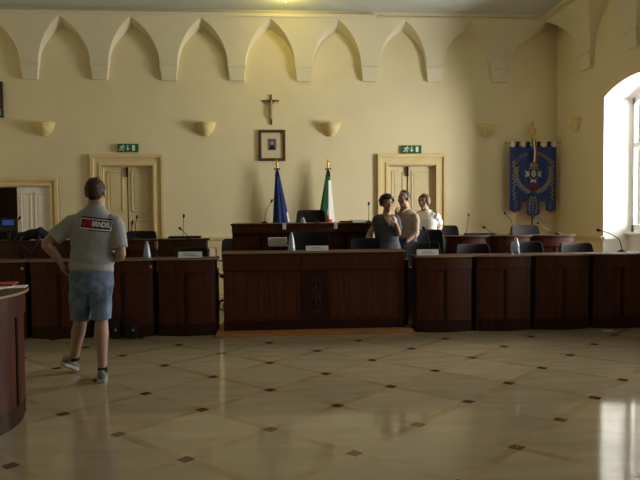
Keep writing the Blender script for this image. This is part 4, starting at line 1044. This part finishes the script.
o, ts, _ = stand(WL, PI, 'woman with short curly dark hair in slate grey V-neck top behind the central bench', 'skin2', ((.0, -.015, 1.565), PI + .25), rows, (aR, aL), hw_, ('top', 'slate'), ('skirt_trousers', 'jeans_lt'), [((-.08, 0, .88), (-.085, -.01, .48), (-.09, .02, .085)), ((.08, 0, .88), (.085, -.01, .48), (.09, .02, .085))],
      hands=[(aR[2], (-.05, -.5, -.5), (0, -.2, -1), (.9, .1, 0), .7, .92), (aL[2], (-.2, -.1, .95), (-.6, .5, .1), (-.6, -.6, .1), .6, .92)], sleeve=(.8, .8), neck_z=1.40, shirt_from=.8)
bvh = BVHTree.FromPolygons([v.co for v in ts.data.vertices], [tuple(p.vertices) for p in ts.data.polygons])
k = MB(); out = []; fs = []                       # bare V of skin at the neckline
N_ = 8
for j in range(N_ + 1):
    z = 1.395 - .16 * j / N_; hwv = .062 * (1 - j / N_) + .001
    for i in range(5):
        x = -hwv + 2 * hwv * i / 4; h = bvh.ray_cast(V((x, -1, z)), V((0, 1, 0))); out.append((x, (h[0].y if h[0] else -.08) - .003, z))
fs = [(r * 5 + i, r * 5 + i + 1, r * 5 + 6 + i, r * 5 + 5 + i) for r in range(N_) for i in range(4)]
k.add(out, fs); k.build('neckline', 'skin2', o, smooth=True)
# man in taupe shirt: turned to the photo's left
mx0 = aY(406, 215, 9.58).x; ML = V((mx0, 9.58, 0))
def ml(px, py, Y): return aY(px, py, Y) - ML
yw = math.radians(125)
rows = [(0, 0, .86, .165, .12), (0, 0, .95, .17, .125), (-.0, 0, 1.08, .16, .12), (.0, -.0, 1.22, .175, .12), (0, .0, 1.34, .185, .115), (.0, .0, 1.42, .17, .1), (-.01, -.0, 1.465, .1, .078), (-.02, -.01, 1.51, .062, .062), (-.028, -.012, 1.58, .056, .06)]
fL = rotz(yw) @ V((-1, 0, 0)); fR = -fL
aL = (V((fL.x * .17, fL.y * .17, 1.375)), ml(415.5, 233, 9.40), ml(407.5, 241, 9.32)); aR = (V((fR.x * .165, fR.y * .165, 1.375)), V((-.17, .06, 1.19)), V((-.155, -.06, 1.40)))
def hm_(o, P, Q): hair(o, P, Q, 'hair_dk', lambda x, y, z: (z > .62 and y < .45) or (y < .12 and z > -.1) or (y < -.2 and z > -.55), .97, r=(.079, .101, .097))
o, ts, _ = stand(ML, yw, 'balding man in taupe shirt standing between the two women, looking left', 'skin2', ((-.035, -.02, 1.645), math.radians(128), -.05), rows, (aL, aR), hm_, ('shirt', 'taupe', (-.02, -.008, 1.495)), ('jeans', 'jeans'), [((-.05, -.07, .88), (-.06, -.085, .48), (-.05, -.09, .085)), ((.05, .07, .88), (.04, .085, .48), (.05, .09, .085))],
      hands=[(aL[2], (-.1, -.1, -1), (-.8, .3, 0), (-.4, -.8, 0), .5, .98), (aR[2], (-.05, .1, .95), (.9, .1, .1), (0, -.9, .1), .8, .98)], sleeve=(1.3, 1.3), neck_z=1.47, shirt_from=1.08)
k = MB(); Rz = rotz(yw)
for s in (-1, 1): k.loft([Rz @ V((s * .045, -.055, 0)) + V((-.018, -.008, 1.505)), Rz @ V((s * .072, .0, 0)) + V((-.018, -.008, 1.50)), Rz @ V((s * .035, .075, 0)) + V((-.018, -.008, 1.465)), Rz @ V((s * .03, .1, 0)) + V((-.018, -.008, 1.43))], [(.006, .022), (.007, .024), (.007, .022), (.005, .012)], n=10)
k.build('collar', 'taupe', o, smooth=True)
# person in white uniform shirt, hand on hip
px0 = aY(425.5, 215, 10.08).x; PL = V((px0, 10.08, 0))
def pl(px, py, Y): return aY(px, py, Y) - PL
yw = math.radians(145)
rows = [(0, 0, .86, .16, .12), (0, 0, .95, .165, .125), (0, 0, 1.05, .14, .11), (0, 0, 1.22, .158, .118), (0, 0, 1.35, .17, .115), (0, 0, 1.415, .155, .09), (-.005, -.005, 1.452, .1, .075), (-.012, -.01, 1.49, .055, .058), (-.02, -.012, 1.55, .05, .052)]
fL = rotz(yw) @ V((-1, 0, 0)); fR = -fL
aL = (V((fL.x * .16, fL.y * .155, 1.385)), pl(440.5, 226, 10.17), pl(434.5, 237, 9.97)); aR = (V((fR.x * .16, fR.y * .155, 1.385)), V((-.2, .06, 1.08)), V((-.2, -.1, .9)))
def hp_(o, P, Q): hair(o, P, Q, 'hair_lt', lambda x, y, z: z > .5 or (y < .3 and z > -.75) or (y < .55 and abs(x) > .72 and z > -.5), .97, r=(.092, .11, .108), off=(0, -.014, .026), amp=.01)
o, ts, _ = stand(PL, yw, 'person with chestnut hair in white uniform shirt with dark epaulettes, hand on hip', 'skin', ((-.025, -.02, 1.60), math.radians(142)), rows, (aL, aR), hp_, ('uniform_shirt', 'white_shirt', (-.012, -.008, 1.48)), ('trousers', 'navy'), [((-.06, -.05, .88), (-.065, -.06, .48), (-.06, -.05, .085)), ((.06, .05, .88), (.06, .05, .48), (.06, .06, .085))],
      hands=[(aL[2], (-.5, -.4, -.7), (-.6, .5, 0), (-.4, -.7, .4), .4, .92), (aR[2], (0, -.1, -1), (.9, .2, 0), (0, -1, 0), .4, .92)], sleeve=(.72, .72), neck_z=1.46, brow='hair_br')
for s in (fL, fR):
    k = MB(); c = V((s.x * .115, s.y * .115, 1.455)); k.loft([c - V(s) * .05 + V((0, 0, .012)), c + V(s) * .03 + V((0, 0, -.004)), c + V(s) * .07 + V((0, 0, -.022))], [(.026, .006)] * 3, side=rotz(yw) @ V((0, 1, 0)), n=10); k.build('epaulette', 'navy', o, smooth=True)

# ------------------------------------------------------------------ daylight, ceiling bulb, antechamber fill
W = bpy.data.worlds.new('world'); SC.world = W; W.use_nodes = True
bg = W.node_tree.nodes['Background']; bg.inputs[0].default_value = (.86, .94, 1, 1); bg.inputs[1].default_value = 1.6
PW = [520, 110, 26]
for (a, b), pw in zip(WINS, PW):
    ld = bpy.data.lights.new('window_daylight', 'AREA'); ld.shape = 'RECTANGLE'; ld.size = (b - a) - .3; ld.size_y = 2.1; ld.energy = pw; ld.color = (1, .97, .90)
    lo = bpy.data.objects.new('window_daylight', ld); COL.objects.link(lo); lo.location = (RX + 1.05, (a + b) / 2, 2.4); lo.rotation_euler = (0, PI / 2, 0)
    lo.rotation_euler = V((-1, 0, -.25)).to_track_quat('-Z', 'Y').to_euler(); ld.size, ld.size_y = (b - a) - .1, 2.3
ll = bpy.data.lights.new('ceiling_bulb_light', 'POINT'); ll.energy = 13; ll.color = (1, .80, .16); ll.shadow_soft_size = .12
lo = bpy.data.objects.new('ceiling_bulb_light', ll); COL.objects.link(lo); lo.location = (.33, 10.98, 4.70)
al = bpy.data.lights.new('antechamber_fill', 'POINT'); al.energy = 6; al.color = (1, .93, .8); al.shadow_soft_size = .3  # added fill without a visible source, lifts the room behind the open door
lo = bpy.data.objects.new('antechamber_fill', al); COL.objects.link(lo); lo.location = (-3.6, BY + 2.2, 2.3)
SC.view_settings.view_transform = 'Standard'; SC.view_settings.look = 'None'; SC.view_settings.gamma = 1; SC.view_settings.use_curve_mapping = False
SC.view_settings.exposure = .22
SC.cycles.use_denoising = True; SC.cycles.max_bounces = 10; SC.cycles.diffuse_bounces = 8; SC.cycles.sample_clamp_indirect = 6
